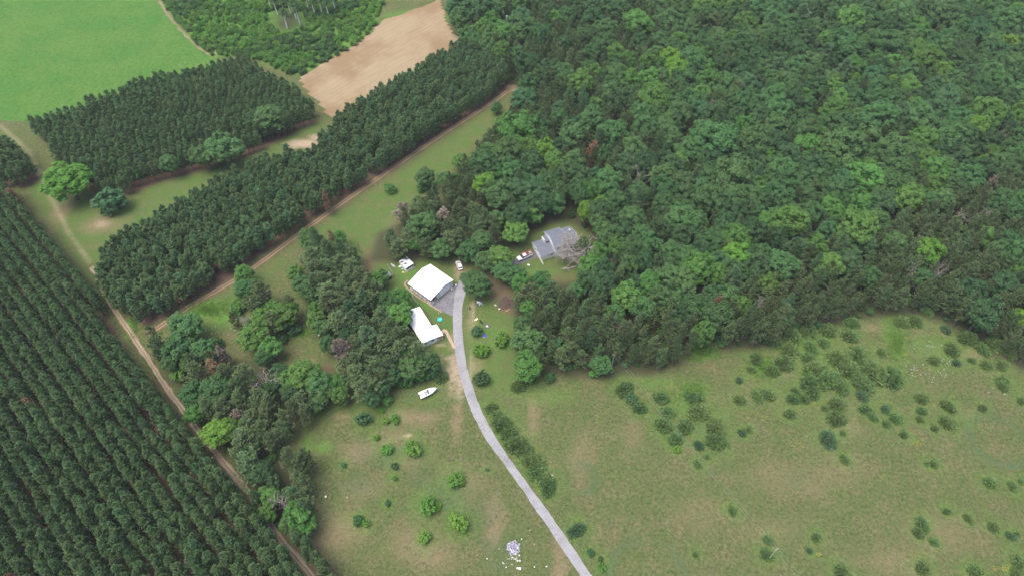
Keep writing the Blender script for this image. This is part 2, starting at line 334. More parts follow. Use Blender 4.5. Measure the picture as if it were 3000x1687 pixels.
    dry = blobs([(1150,1290,70,40,.7),(1210,1220,80,25,.8),(1060,1320,60,30,.6),(1380,1420,60,40,.5),(1080,1430,70,40,.5),(1000,1560,90,70,.55),(1250,1620,80,60,.55),(1190,1590,80,60,.5),(1450,1520,30,90,.8),(1640,1650,30,80,.7),
                 (1700,1350,40,90,.4),(2300,1400,110,50,.3),(2450,1380,80,60,.34),(2250,1560,120,50,.28),(2750,1560,120,60,.35),(2050,1500,80,60,.3),(2600,1640,100,50,.4),(1560,1230,18,70,.6),(880,1080,50,30,.5),(690,985,30,14,.3),
                 (300,660,70,30,.6),(180,620,30,60,.5),(60,330,60,20,.6),(2200,1010,60,10,.5),(2560,960,40,14,.6),(2850,1040,40,20,.5),(1140,700,30,70,.35),(1080,780,25,60,.4),(1290,1080,18,60,.6),(1400,1060,20,70,.6),(1380,960,18,50,.6),
                 (1000,1220,30,12,.6),(1110,1180,30,8,.6),(1340,1230,20,60,.7),(1850,1280,40,50,.35),(1200,1350,70,30,.3),(880,1220,25,30,.5),(2380,1420,60,50,.3),(2480,1250,60,30,.3)])
    dry = np.clip(dry * 1.3, 0, 1)
    sand = np.maximum.reduce([blobs([(1332,1085,26,62,1.0),(1348,1130,14,50,.9),(1325,1060,14,30,.8),(1195,1275,10,6,.9),(1385,910,8,50,.6),(1380,1080,10,60,.5),(300,655,26,12,.55),(890,422,46,15,1.0),(930,405,30,12,1.0),(1345,800,16,24,.5),(1240,905,1,1,0),(1290,1010,22,6,.5),(1325,1000,10,40,.4),(1500,260,18,12,.6),(620,155,25,8,.6)]),
                              line([(470,5),(500,62),(560,125),(610,160)], 0.9, 1.5) * 0.55])
    gt = line(L_GREENTRACK, 0.5, 1.2) * 0.5
    sand = np.maximum(sand, gt)
    dark = blobs([(1200,1150,28,16,.8),(1130,1330,90,40,.55),(1060,1420,60,30,.5),(1320,1450,70,60,.6),(1230,1400,60,40,.5),(1480,1600,60,40,.6),(1450,1655,60,20,.5),(1100,1290,40,20,.4),(2060,1250,40,40,.5),(1420,1500,60,50,.4),(2330,1400,50,30,.3),(1980,1260,30,20,.3)])
    # fairy rings and old wheel marks in the meadow
    for (u, v, r) in ((2925,1290,80),(1700,1400,45),(1900,1690,110)):
        g = G(u, v); rr = mpp(u, v) * r
        d = np.abs(np.hypot(X - g[0], Y - g[1]) - rr) + (fbm(X, Y, 6, 5) - 0.5) * 1.2
        dark = np.maximum(dark, 0.95 * np.clip((1.25 - d) / 0.8, 0, 1) * np.clip(fbm(X, Y, 14, 9) * 3 - 0.7, 0, 1))
    me = np_mesh('ground', np.stack([X, Y, np.zeros_like(X)], -1), Fc, ground_mat(), smooth=True)
    for nm, a in dict(forest=forest, litter=litter, lawn=lawn, lush=lush, dry=dry, sand=sand, dark=dark).items():
        at = me.attributes.new(nm, 'FLOAT', 'POINT'); at.data.foreach_set('value', a.astype(np.float32))
    return obj('ground', me, kind='structure')
def ground_mat():
    m, nt, out = new_mat('ground_cover'); tc = N(nt, 'ShaderNodeTexCoord').outputs['Object']
    fine = noise_fac(nt, 1.3, 6, 0.32, 0.68, tc, 0.8)
    med = noise_fac(nt, 0.22, 5, 0.36, 0.64, tc, 0.65)
    med2 = noise_fac(nt, 0.09, 5, 0.38, 0.62, tc, 0.6)
    speck = noise_fac(nt, 4.0, 3, 0.5, 0.75, tc, 0.7)
    edge = N(nt, 'ShaderNodeTexNoise'); edge.inputs['Scale'].default_value = 0.55; edge.inputs['Detail'].default_value = 6; edge.inputs['Roughness'].default_value = 0.7
    nt.links.new(tc, edge.inputs['Vector'])
    def W(nm, amp=0.9):
        a = N(nt, 'ShaderNodeAttribute', attribute_name=nm).outputs['Fac']
        e = math_(nt, 'MULTIPLY', math_(nt, 'SUBTRACT', edge.outputs['Fac'], 0.5), amp)
        k = math_(nt, 'MULTIPLY', e, math_(nt, 'MULTIPLY', math_(nt, 'MULTIPLY', a, math_(nt, 'SUBTRACT', 1.0, a)), 4.0))
        return math_(nt, 'ADD', a, k, clamp=True)
    mott = noise_fac(nt, 0.42, 6, 0.38, 0.62, tc, 0.85)
    green = mixc(nt, fine, (0.055, 0.094, 0.026), (0.108, 0.138, 0.048))
    tan = mixc(nt, fine, (0.098, 0.090, 0.042), (0.200, 0.165, 0.090))
    base = mixc(nt, math_(nt, 'ADD', math_(nt, 'MULTIPLY', math_(nt, 'ADD', med, med2), 0.24), math_(nt, 'MULTIPLY', mott, 0.28)), green, tan)
    base = mixc(nt, math_(nt, 'MULTIPLY', speck, 0.45), base, (0.055, 0.105, 0.034))
    grain = noise_fac(nt, 1.05, 5, 0.36, 0.64, tc, 0.8)
    pa = noise_fac(nt, 0.13, 5, 0.52, 0.66, tc, 0.7); pb = noise_fac(nt, 0.31, 5, 0.54, 0.68, N(nt, 'ShaderNodeTexCoord').outputs['Generated'] if False else tc, 0.75)
    off = N(nt, 'ShaderNodeVectorMath', operation='ADD'); nt.links.new(tc, off.inputs[0]); off.inputs[1].default_value = (71.3, 19.7, 0)
    pc = noise_fac(nt, 0.12, 7, 0.46, 0.62, off.outputs[0], 0.75); pd = noise_fac(nt, 0.45, 5, 0.55, 0.70, off.outputs[0], 0.8)
    base = mixc(nt, math_(nt, 'MULTIPLY', pa, 0.55), base, mixc(nt, grain, (0.090, 0.125, 0.034), (0.150, 0.180, 0.052)))
    base = mixc(nt, math_(nt, 'MULTIPLY', pb, 0.45), base, mixc(nt, grain, (0.055, 0.100, 0.044), (0.095, 0.140, 0.068)))
    base = mixc(nt, math_(nt, 'MULTIPLY', pc, 0.8), base, mixc(nt, grain, (0.125, 0.098, 0.056), (0.225, 0.172, 0.108)))
    base = mixc(nt, math_(nt, 'MULTIPLY', pd, 0.5), base, mixc(nt, grain, (0.060, 0.110, 0.034), (0.110, 0.165, 0.050)))
    base = mixc(nt, 0.45, base, mixc(nt, grain, (0.040, 0.074, 0.020), (0.180, 0.172, 0.082)))
    base = mixc(nt, 1.0, base, (0.83, 0.90, 0.80), 'MULTIPLY')
    lawn = mixc(nt, math_(nt, 'MULTIPLY', med, 0.8), mixc(nt, fine, (0.060, 0.112, 0.026), (0.098, 0.156, 0.042)), mixc(nt, mott, (0.086, 0.112, 0.036), (0.132, 0.136, 0.054)))
    cc = mixc(nt, W('lawn'), base, lawn)
    cc = mixc(nt, W('dry'), cc, mixc(nt, fine, (0.140, 0.118, 0.062), (0.230, 0.180, 0.105)))
    cc = mixc(nt, W('dark'), cc, mixc(nt, fine, (0.060, 0.095, 0.040), (0.100, 0.132, 0.060)))
    cc = mixc(nt, W('lush'), cc, mixc(nt, speck, mixc(nt, fine, (0.070, 0.170, 0.030), (0.115, 0.240, 0.045)), (0.15, 0.26, 0.05)))
    cc = mixc(nt, W('litter'), cc, mixc(nt, med, mixc(nt, fine, (0.105, 0.062, 0.048), (0.175, 0.108, 0.080)), (0.135, 0.090, 0.060)))
    cc = mixc(nt, W('forest'), cc, mixc(nt, fine, (0.065, 0.052, 0.034), (0.050, 0.070, 0.028)))
    cc = mixc(nt, W('sand'), cc, mixc(nt, fine, (0.280, 0.210, 0.140), (0.410, 0.325, 0.228)))
    bsdf(nt, out, cc, 0.95, 0.05, bump=fine, bdist=0.04, bstr=0.5)
    return m
build_ground()

def jitter_poly(poly, step=1.2, amp=0.4, seed=0):
    out = []; r = np.random.default_rng(seed); n = len(poly)
    for i in range(n):
        a = np.array(poly[i]); b = np.array(poly[(i + 1) % n]); L = np.linalg.norm(b - a); k = max(1, int(L / step))
        nv = np.array([-(b - a)[1], (b - a)[0]]) / (L + 1e-9)
        for j in range(k):
            p = a + (b - a) * j / k; out.append(tuple(p + nv * (float(fbm(p[0], p[1], 3.0, seed)) - 0.5) * 2 * amp + r.normal(0, amp * 0.15, 2)))
    return out
def sheet(name, poly, z, mat, thick=0.0):
    mb = MB()
    if thick: mb.prism(poly, 'z', z - thick, z)
    else: mb.add([(x, y, z) for x, y in poly], [tuple(range(len(poly)))])
    return mb.part(name, mat, kind='structure')
def catmull(pts, step=1.0):
    pts = [np.array(p, float) for p in pts]; out = []
    for i in range(len(pts) - 1):
        p0 = pts[max(i - 1, 0)]; p1 = pts[i]; p2 = pts[i + 1]; p3 = pts[min(i + 2, len(pts) - 1)]
        n = max(2, int(np.linalg.norm(p2 - p1) / step))
        for k in range(n):
            t = k / n
            out.append(0.5 * ((2 * p1) + (-p0 + p2) * t + (2 * p0 - 5 * p1 + 4 * p2 - p3) * t * t + (-p0 + 3 * p1 - 3 * p2 + p3) * t ** 3))
    out.append(pts[-1]); return np.array(out)
def ribbon(name, line, width, z, mat, amp=0.25, seed=0, nacross=7, crown=0.0):
    c = catmull(line, 0.8); d = np.gradient(c, axis=0); d = d / np.linalg.norm(d, axis=1, keepdims=True); nv = np.stack([-d[:, 1], d[:, 0]], 1)
    V = []; A = []
    for k in range(nacross):
        t = k / (nacross - 1) * 2 - 1
        j = amp * (fbm(c[:, 0] + k * 31.7, c[:, 1], 2.5, seed) - 0.5) * 2 if k in (0, nacross - 1) else 0
        p = c + nv * (t * width / 2 + j * np.sign(t))[:, None] if not np.isscalar(j) else c + nv * (t * width / 2)
        V.append(np.concatenate([p, np.full((len(c), 1), z + crown * (1 - t * t))], 1)); A.append(np.full(len(c), t))
    V = np.concatenate(V); A = np.concatenate(A); n = len(c); F = []
    for k in range(nacross - 1):
        i = np.arange(n - 1) + k * n; F.append(np.stack([i, i + 1, i + n + 1, i + n], 1))
    F = np.concatenate(F)[:, ::-1]
    me = np_mesh(name, V, F, mat); a = me.attributes.new('across', 'FLOAT', 'POINT'); a.data.foreach_set('value', A.astype(np.float32))
    return obj(name, me, kind='structure')

def hay_mat():
    m, nt, out = new_mat('hay_field_cover'); tc = N(nt, 'ShaderNodeTexCoord').outputs['Object']
    f = noise_fac(nt, 0.6, 6, 0.34, 0.66, tc, 0.85); g = noise_fac(nt, 0.05, 6, 0.38, 0.62, tc, 0.75); h = noise_fac(nt, 0.35, 4, 0.35, 0.7, tc)
    a = mixc(nt, f, (0.042, 0.116, 0.022), (0.080, 0.182, 0.038)); b = mixc(nt, f, (0.070, 0.138, 0.026), (0.112, 0.196, 0.044))
    cc = mixc(nt, g, a, b); cc = mixc(nt, math_(nt, 'MULTIPLY', h, 0.45), cc, (0.07, 0.19, 0.04))
    bsdf(nt, out, cc, 0.9, 0.05, bump=h, bdist=0.5, bstr=0.6); return m
sheet('hay_field', jitter_poly(Z_HAY, 2.0, 0.8, 4), 0.006, hay_mat())

def field_mesh():
    ang = R_(49.3); ex = np.array([math.cos(ang), math.sin(ang)]); ey = np.array([-ex[1], ex[0]])
    P = np.array(Z_FIELD); o = P.mean(0); l = (P - o) @ np.stack([ex, ey], 1)
    poly = [tuple(p) for p in l]
    sp = 0.9; ys = np.arange(l[:, 1].min(), l[:, 1].max(), sp / 4); xs = np.arange(l[:, 0].min() - 2, l[:, 0].max() + 2, 2.0)
    X, Y = np.meshgrid(xs, ys); keep = sdist(X, Y, poly) + (fbm(X, Y, 4, 8) - 0.5) * 2.0 > 0
    Zz = 0.05 + 0.05 * np.cos(Y / sp * 2 * math.pi) + 0.02 * vnoise(X, Y, 1.5, 3)
    idx = np.arange(X.size).reshape(X.shape)
    k = keep[:-1, :-1] & keep[1:, 1:] & keep[:-1, 1:] & keep[1:, :-1]
    F = np.stack([idx[:-1, :-1], idx[:-1, 1:], idx[1:, 1:], idx[1:, :-1]], -1)[k]
    W = o + X.reshape(-1, 1) * ex + Y.reshape(-1, 1) * ey
    V = np.concatenate([W, Zz.reshape(-1, 1)], 1)
    used = np.unique(F); mp = np.full(len(V), -1); mp[used] = np.arange(len(used))
    m, nt, out = new_mat('bare_soil'); tc = N(nt, 'ShaderNodeTexCoord').outputs['Object']
    f = noise_fac(nt, 1.5, 5, 0.3, 0.7, tc); g = noise_fac(nt, 0.045, 4, 0.4, 0.66, tc); s = N(nt, 'ShaderNodeMapping')
    s0 = N(nt, 'ShaderNodeMapping'); s0.inputs['Rotation'].default_value = (0, 0, -ang); nt.links.new(tc, s0.inputs['Vector']); s.inputs['Scale'].default_value = (0.05, 1.3, 1); nt.links.new(s0.outputs['Vector'], s.inputs['Vector'])
    st = noise_fac(nt, 1.0, 3, 0.35, 0.65, s.outputs['Vector'])
    a = mixc(nt, st, (0.272, 0.207, 0.122), (0.340, 0.262, 0.163)); a = mixc(nt, math_(nt, 'MULTIPLY', f, 0.3), a, (0.27, 0.20, 0.14))
    a = mixc(nt, math_(nt, 'MULTIPLY', g, 0.75), a, (0.215, 0.145, 0.075))
    bsdf(nt, out, a, 0.95, 0.05, bump=f, bdist=0.04)
    return np_mesh('ploughed_field', V[used], mp[F], m)
obj('ploughed_field', field_mesh(), kind='structure')

def track_mat(name, rut, mid, edge, rut_w):
    m, nt, out = new_mat(name); tc = N(nt, 'ShaderNodeTexCoord').outputs['Object']
    ac = N(nt, 'ShaderNodeAttribute', attribute_name='across').outputs['Fac']
    n = N(nt, 'ShaderNodeTexNoise'); n.inputs['Scale'].default_value = 0.5; n.inputs['Detail'].default_value = 5; nt.links.new(tc, n.inputs['Vector'])
    ab = math_(nt, 'ABSOLUTE', math_(nt, 'ADD', ac, math_(nt, 'MULTIPLY', math_(nt, 'SUBTRACT', n.outputs['Fac'], 0.5), 0.7)))
    d = math_(nt, 'ABSOLUTE', math_(nt, 'SUBTRACT', ab, 0.5))
    r = N(nt, 'ShaderNodeMapRange', interpolation_type='SMOOTHSTEP'); r.inputs['From Min'].default_value = rut_w; r.inputs['From Max'].default_value = 0.04
    nt.links.new(d, r.inputs['Value'])
    f = noise_fac(nt, 1.6, 5, 0.3, 0.7, tc); lw = noise_fac(nt, 0.12, 3, 0.35, 0.6, tc)
    base = mixc(nt, f, mid, edge)
    cc = mixc(nt, math_(nt, 'MULTIPLY', r.outputs['Result'], math_(nt, 'ADD', math_(nt, 'MULTIPLY', lw, 0.6), 0.4)), base, rut)
    bsdf(nt, out, cc, 0.95, 0.05, bump=f, bdist=0.05); return m
ribbon('dirt_track', GP(L_LONG), 2.3, 0.008, track_mat('track_pine_litter', (0.38, 0.29, 0.20), (0.175, 0.115, 0.072), (0.17, 0.135, 0.070), 0.16), 0.4, 3)
ribbon('sandy_track', GP(L_SAND), 1.7, 0.010, track_mat('track_sand', (0.40, 0.31, 0.22), (0.22, 0.165, 0.11), (0.28, 0.22, 0.15), 0.34), 0.5, 5)

def concrete_mat(name, col, cracks=0.0, stain=0.3):
    m, nt, out = new_mat(name); tc = N(nt, 'ShaderNodeTexCoord').outputs['Object']
    f = noise_fac(nt, 2.5, 6, 0.25, 0.75, tc, 0.7); g = noise_fac(nt, 0.18, 5, 0.42, 0.7, tc, 0.65)
    cc = mixc(nt, f, tuple(x * 0.9 for x in col), tuple(x * 1.08 for x in col)); cc = mixc(nt, math_(nt, 'MULTIPLY', g, stain), cc, tuple(x * 0.5 for x in col))
    if cracks:
        dn = N(nt, 'ShaderNodeTexNoise'); dn.inputs['Scale'].default_value = 0.28; dn.inputs['Detail'].default_value = 7; dn.inputs['Roughness'].default_value = 0.62; nt.links.new(tc, dn.inputs['Vector'])
        r = N(nt, 'ShaderNodeMapRange'); r.inputs['From Min'].default_value = 0.011; r.inputs['From Max'].default_value = 0.003; nt.links.new(math_(nt, 'ABSOLUTE', math_(nt, 'SUBTRACT', dn.outputs['Fac'], 0.5)), r.inputs['Value'])
        cc = mixc(nt, math_(nt, 'MULTIPLY', r.outputs['Result'], cracks), cc, tuple(x * 0.3 for x in col))
    bsdf(nt, out, cc, 0.85, 0.2, bump=f, bdist=0.01); return m
DL = [(1346,816),(1336,850),(1330,885),(1327,930),(1330,1000),(1341,1080),(1354,1124),(1369,1174),(1390,1221),(1420,1279),(1447,1318),(1517,1415),(1583,1512),(1660,1625),(1701,1687),(1770,1780)]
DR = [(1368,800),(1366,850),(1356,890),(1353,930),(1357,1000),(1367,1070),(1383,1124),(1396,1167),(1416,1213),(1447,1272),(1476,1318),(1559,1435),(1606,1497),(1668,1586),(1736,1687),(1806,1780)]
dl = catmull(GP(DL), 1.0); dr = catmull(GP(DR), 1.0)
_dp = [tuple(p) for p in dl] + [tuple(p) for p in dr[::-1]]
sheet('driveway', jitter_poly(_dp, 0.6, 0.22, 6), 0.05, concrete_mat('driveway_paving', (0.295, 0.288, 0.296), 0.45, 0.42), 0.06)
sheet('forecourt', jitter_poly(GP([(1342,828),(1338,852),(1332,885),(1328,922),(1322,926),(1305,916),(1290,908),(1270,897),(1266,893),(1329,840)]), 0.8, 0.12, 8), 0.042, concrete_mat('forecourt_asphalt', (0.19, 0.186, 0.200), 0.7, 0.6), 0.05)
sheet('parking_pad', jitter_poly(GP([(1420,800),(1450,785),(1505,778),(1530,772),(1580,752),(1566,732),(1540,745),(1505,760),(1455,768),(1420,780)]), 1.0, 0.15, 9), 0.03, concrete_mat('pad_asphalt', (0.13, 0.125, 0.135), 0.3, 0.3), 0.035)

# ------------------------------------------------------------------ plants: meshes
def tubes(name, segs, mat, n=5):
    """segs: list of (p0,p1,r0,r1)"""
    S = np.array([[*a, *b, r0, r1] for a, b, r0, r1 in segs], float); p0 = S[:, :3]; p1 = S[:, 3:6]; d = nrm(p1 - p0)
    ref = np.where(np.abs(d[:, 2:3]) > 0.9, [[1.0, 0, 0]], [[0, 0, 1.0]]); a = nrm(np.cross(d, ref)); b = np.cross(d, a)
    t = np.arange(n) * 2 * math.pi / n; ring = a[:, None] * np.cos(t)[None, :, None] + b[:, None] * np.sin(t)[None, :, None]
    V = np.concatenate([p0[:, None] + ring * S[:, 6][:, None, None], p1[:, None] + ring * S[:, 7][:, None, None]], 1).reshape(-1, 3)
    i = np.arange(n); q = np.stack([i, (i + 1) % n, n + (i + 1) % n, n + i], 1)
    F = (np.arange(len(S))[:, None, None] * 2 * n + q[None]).reshape(-1, 4)
    return np_mesh(name, V, F, mat)
def leaves(name, C, Nn, size, mat, r, aspect=0.7, tint=None):
    n = len(C); ref = nrm(r.normal(size=(n, 3))); T = nrm(np.cross(Nn, ref)); B = np.cross(Nn, T)
    s = (size * r.uniform(0.7, 1.3, n))[:, None]; T = T * s; B = B * s * aspect
    bend = Nn * s * 0.25
    V = np.stack([C + T - bend, C + B, C - T - bend, C - B], 1).reshape(-1, 3)
    F = np.arange(4 * n).reshape(n, 4)
    return np_mesh(name, V, F, mat, r.uniform(0, 1, n) if tint is None else tint)
def blades(name, C, D, ln, wd, mat, r, tint=None):
    n = len(C); side = nrm(np.cross(D, nrm(r.normal(size=(n, 3)) * 0.7 + [0, 0, 1.0]))) * wd
    L = (ln * r.uniform(0.7, 1.25, n))[:, None]
    V = np.stack([C - side * 0.6, C + D * L * 0.5 - side, C + D * L, C + D * L * 0.5 + side], 1).reshape(-1, 3)
    return np_mesh(name, V, np.arange(4 * n).reshape(n, 4), mat, r.uniform(0, 1, n) if tint is None else tint)

def make_broadleaf(seed, tones, R=4.0, Ht=12.0, cz=7.9, hz=3.9, nl=60, per=75, leaf=0.30, low=-0.45, bark='oak', gaps=0.0, trunk=True):
    r = np.random.default_rng(seed); k = np.arange(nl); z = np.linspace(1, low, nl); ph = k * 2.39996 + r.uniform(0, 6)
    dirs = np.stack([np.cos(ph) * np.sqrt(1 - z * z), np.sin(ph) * np.sqrt(1 - z * z), z], 1) + r.normal(0, 0.16, (nl, 3)); dirs = nrm(dirs)
    # uneven outline: a few main boughs push parts of the crown out and pull others in
    boughs = nrm(r.normal(size=(5, 3)) * [1, 1, 0.5]); push = np.max(dirs @ boughs.T, 1)
    rad = (0.50 + 0.36 * np.clip(push, 0, 1) + r.uniform(-0.18, 0.14, nl))
    L = dirs * rad[:, None] * [R, R, hz] + [0, 0, cz]; lr = R * r.uniform(0.13, 0.29, nl)
    keep = r.uniform(size=nl) > gaps; L = L[keep]; lr = lr[keep]; dirs = dirs[keep]
    # inner filler so the crown is not hollow
    C = []; Nn = []; tint = []
    for i in range(len(L)):
        m = int(per * (lr[i] / (R * 0.235)) ** 2); d = nrm(r.normal(size=(m, 3)) + dirs[i] * 0.75 + [0, 0, 0.25])
        C.append(L[i] + d * (lr[i] * r.uniform(0.72, 1.12, m))[:, None] * [1, 1, 0.85]); Nn.append(nrm(d + r.normal(0, 0.40, (m, 3)) + [0, 0, 0.65])); tint.append(np.clip(r.uniform(0.15, 0.85) + r.normal(0, 0.28, m), 0, 1))
    m = int(nl * per * 0.22); d = nrm(r.normal(size=(m, 3))); C.append(d * (r.uniform(0.2, 0.62, m))[:, None] * [R, R, hz] + [0, 0, cz]); Nn.append(nrm(r.normal(size=(m, 3)) + [0, 0, 0.6])); tint.append(r.uniform(0, 1, m))
    C = np.concatenate(C); Nn = np.concatenate(Nn); tint = np.concatenate(tint)
    st = r.bit_generator.state; crowns = {}
    for t in tones:
        r.bit_generator.state = st; crowns[t] = leaves('crown', C, Nn, leaf, LEAF[t], r, 0.75, tint)
    segs = []; tr = 0.028 * Ht
    lean = r.normal(0, 0.25, 2); fork = np.array([lean[0], lean[1], cz - hz * 0.55]); top = np.array([lean[0] * 1.6, lean[1] * 1.6, cz + hz * 0.5])
    if trunk:
        segs += [((0, 0, -0.3), tuple(fork * [0.6, 0.6, 0.5]), tr, tr * 0.8), (tuple(fork * [0.6, 0.6, 0.5]), tuple(fork), tr * 0.8, tr * 0.62), (tuple(fork), tuple(top), tr * 0.6, tr * 0.12)]
    else: fork = np.array([0, 0, 0.0])
    for i in r.choice(len(L), min(len(L), 18 if trunk else 10), replace=False):
        t = r.uniform(0, 0.7); a = fork + (top - fork) * t if trunk else np.array([r.normal(0, 0.1), r.normal(0, 0.1), -0.05]); mid = a + (L[i] - a) * 0.5 + [0, 0, 0.08 * R]
        segs += [(tuple(a), tuple(mid), tr * 0.34, tr * 0.2), (tuple(mid), tuple(L[i]), tr * 0.2, tr * 0.06)]
    return tubes('trunk', segs, BARK[bark]), crowns
def make_conifer(seed, tones, H, zb, rmax, nwh, nbr, up0, up1, ntuft, nblade, bl, bw, prof, bark='pine', irregular=0.15, sidetw=0.25, br_r=0.03, lift=0.35):
    r = np.random.default_rng(seed); segs = [((0, 0, -0.3), (0, 0, H * 0.5), 0.011 * H, 0.008 * H), ((0, 0, H * 0.5), (0, 0, H * 0.97), 0.008 * H, 0.001 * H)]
    C = []; D = []; tint = []
    for i in range(nwh):
        t = (i + 0.5) / nwh; z0 = zb + (H - zb) * t
        for j in range(nbr):
            if r.uniform() < irregular * 0.5: continue
            az = j * 2 * math.pi / nbr + i * 0.9 + r.normal(0, 0.35); Lb = rmax * prof(t) * (1 + r.normal(0, irregular)); 
            if Lb < 0.12: Lb = 0.12
            z = z0 + r.normal(0, 0.25 * (H - zb) / nwh); upa = R_(up0 + (up1 - up0) * t + r.normal(0, 6))
            d = np.array([math.cos(az) * math.cos(upa), math.sin(az) * math.cos(upa), math.sin(upa)]); p0 = np.array([0, 0, z]); tip = p0 + d * Lb
            segs.append((tuple(p0), tuple(tip), br_r * (0.5 + 0.5 * Lb / rmax), br_r * 0.3))
            side = np.array([-d[1], d[0], 0]); tb = r.uniform(0.1, 0.9)
            nt_ = max(2, int(round(ntuft * (0.45 + 0.55 * Lb / rmax))))
            for q in range(nt_):
                s = r.uniform(0.45, 1.0) if q else 1.0; p = p0 + d * Lb * s + side * r.normal(0, sidetw * Lb * (1.15 - s) + 0.05) + [0, 0, r.normal(0, 0.08)]
                dd = nrm(r.normal(0, 0.62, (nblade, 3)) + d * 0.55 + [0, 0, lift]); C.append(np.repeat(p[None], nblade, 0)); D.append(dd); tint.append(np.clip(tb + r.normal(0, 0.25, nblade), 0, 1))
    dd = nrm(r.normal(0, 0.8, (nblade, 3)) + [0, 0, 0.6]); C.append(np.repeat(np.array([[0, 0, H * 0.94]]), nblade, 0)); D.append(dd); tint.append(r.uniform(0, 1, nblade))
    C = np.concatenate(C); D = np.concatenate(D); tint = np.concatenate(tint); st = r.bit_generator.state; crowns = {}
    for t in tones:
        r.bit_generator.state = st; crowns[t] = blades('crown', C, D, bl, bw, LEAF[t], r, tint)
    return tubes('trunk', segs, BARK[bark], 4), crowns
def make_dead(seed, H=11.0, spread=0.8, bark='dead', levels=4, rmin=0.012):
    r = np.random.default_rng(seed); segs = []
    def grow(p, d, L, rad, lev):
        n = 3; q = np.array(p, float); dd = np.array(d, float)
        for i in range(n):
            e = q + dd * L / n; segs.append((tuple(q), tuple(e), max(rmin, rad * (1 - 0.25 * i / n)), max(rmin, rad * (1 - 0.25 * (i + 1) / n)))); q = e
            dd = nrm(dd + r.normal(0, 0.12, 3) + [0, 0, 0.05])
            if lev > 0 and (i > 0 or lev < levels):
                for _ in range(r.integers(1, 4)):
                    sd = nrm(dd + r.normal(0, spread, 3) + [0, 0, 0.1]); grow(q, sd, L * r.uniform(0.45, 0.7), rad * 0.5, lev - 1)
    grow((0, 0, -0.3), nrm(np.array([0.05, 0.02, 1.0])), H * 0.62, 0.018 * H, levels - 1)
    return tubes('trunk', segs, BARK[bark], 4)
def make_mound(seed, tones, nt_=120, nblade=9, bl=0.42, bw=0.085, h=0.85, conic=0.25):
    """low evergreen shrub, radius 1, height about 1.3"""
    r = np.random.default_rng(seed); d = nrm(r.normal(size=(nt_, 3)) * [1, 1, 0.8]); d[:, 2] = np.abs(d[:, 2])
    lob = nrm(r.normal(size=(4, 3)) * [1, 1, 0.3]); rr = 0.46 + 0.42 * np.clip(np.max(d @ lob.T, 1), 0, 1) + r.uniform(-0.18, 0.16, nt_)
    p = d * rr[:, None] * [1, 1, h]; p[:, :2] *= (1 - conic * np.clip(p[:, 2:3], 0, 1)); p[:, 2] += 0.05
    C = np.repeat(p, nblade, 0); D = nrm(np.repeat(d, nblade, 0) * 0.7 + r.normal(0, 0.55, (nt_ * nblade, 3)) + [0, 0, 0.45]); tint = np.clip(np.repeat(r.uniform(0.1, 0.9, nt_), nblade) + r.normal(0, 0.2, nt_ * nblade), 0, 1)
    st = r.bit_generator.state; crowns = {}
    for t in tones:
        r.bit_generator.state = st; crowns[t] = blades('crown', C, D, bl, bw, LEAF[t], r, tint)
    segs = [((0, 0, -0.1), tuple(p[i] * 0.8), 0.035, 0.012) for i in r.choice(nt_, 14, replace=False)]
    return tubes('trunk', segs, BARK['brush'], 4), crowns

P_plant = lambda t: (1 - t ** 2.0) ** 0.6 * (0.72 + 0.28 * min(1, t / 0.3))
P_jack = lambda t: (1 - t ** 1.5) ** 0.65 * (0.45 + 0.55 * min(1, t / 0.4))
P_white = lambda t: (1 - t) ** 0.75 * (0.75 + 0.25 * min(1, t / 0.2))
KIND = {
 'oak':   [make_broadleaf(100 + i, ['dark', 'mid', 'bright', 'yellow', 'teal'], cz=7.3, hz=4.4, nl=84 + 10 * (i % 3), per=50, leaf=0.28, low=-0.75, gaps=0.10 * (i % 3)) for i in range(8)],
 'bush':  [make_broadleaf(200 + i, ['dark', 'mid', 'bright', 'yellow', 'teal', 'lime'], R=1.0, Ht=2.2, cz=0.82, hz=0.82, nl=48, per=26, leaf=0.105, low=-0.75, trunk=False, gaps=0.08) for i in range(5)],
 'birch': [make_broadleaf(230 + i, ['mid', 'teal'], R=2.2, Ht=12, cz=8.6, hz=3.6, nl=34, per=40, leaf=0.24, bark='birch', gaps=0.25) for i in range(2)],
 'red':   [make_conifer(300 + i, ['needle', 'rust', 'white'], 11.6, 3.4, 1.7, 9, 6, 8, 32, 6, 9, 0.55, 0.16, P_plant, irregular=0.2) for i in range(6)],
 'jack':  [make_conifer(320 + i, ['olive', 'rust', 'brown', 'needle'], 13, 3.0, 2.5, 11, 5, 14, 50, 7, 8, 0.48, 0.15, P_jack, irregular=0.34, br_r=0.036, sidetw=0.35) for i in range(6)],
 'white': [make_conifer(340 + i, ['white', 'needle', 'olive'], 17, 3.5, 4.2, 13, 6, 2, 38, 12, 9, 0.62, 0.15, P_white, irregular=0.2, sidetw=0.33, br_r=0.06, lift=0.2) for i in range(4)],
 'mound': [make_mound(400 + i, ['shrub', 'sage']) for i in range(5)],
 'dead':  [(make_dead(500 + i, spread=0.75 + 0.1 * i), None) for i in range(4)],
 'bare':  [(make_dead(520, spread=0.85, levels=5, rmin=0.026), None), (make_dead(523, spread=0.9, levels=5, rmin=0.026), None)],
}
SIZE = {'oak': (3.85, 12.0, 7.6), 'bush': (1.0, 1.75, 0.9), 'birch': (2.2, 12.0, 8.6), 'red': (1.75, 11.6, 9.0), 'jack': (2.3, 13.0, 8.4), 'white': (4.2, 17.0, 9.5), 'mound': (0.95, 1.25, 0.6), 'dead': (3.2, 11.0, 7.5)}   # radius, height, crown centre

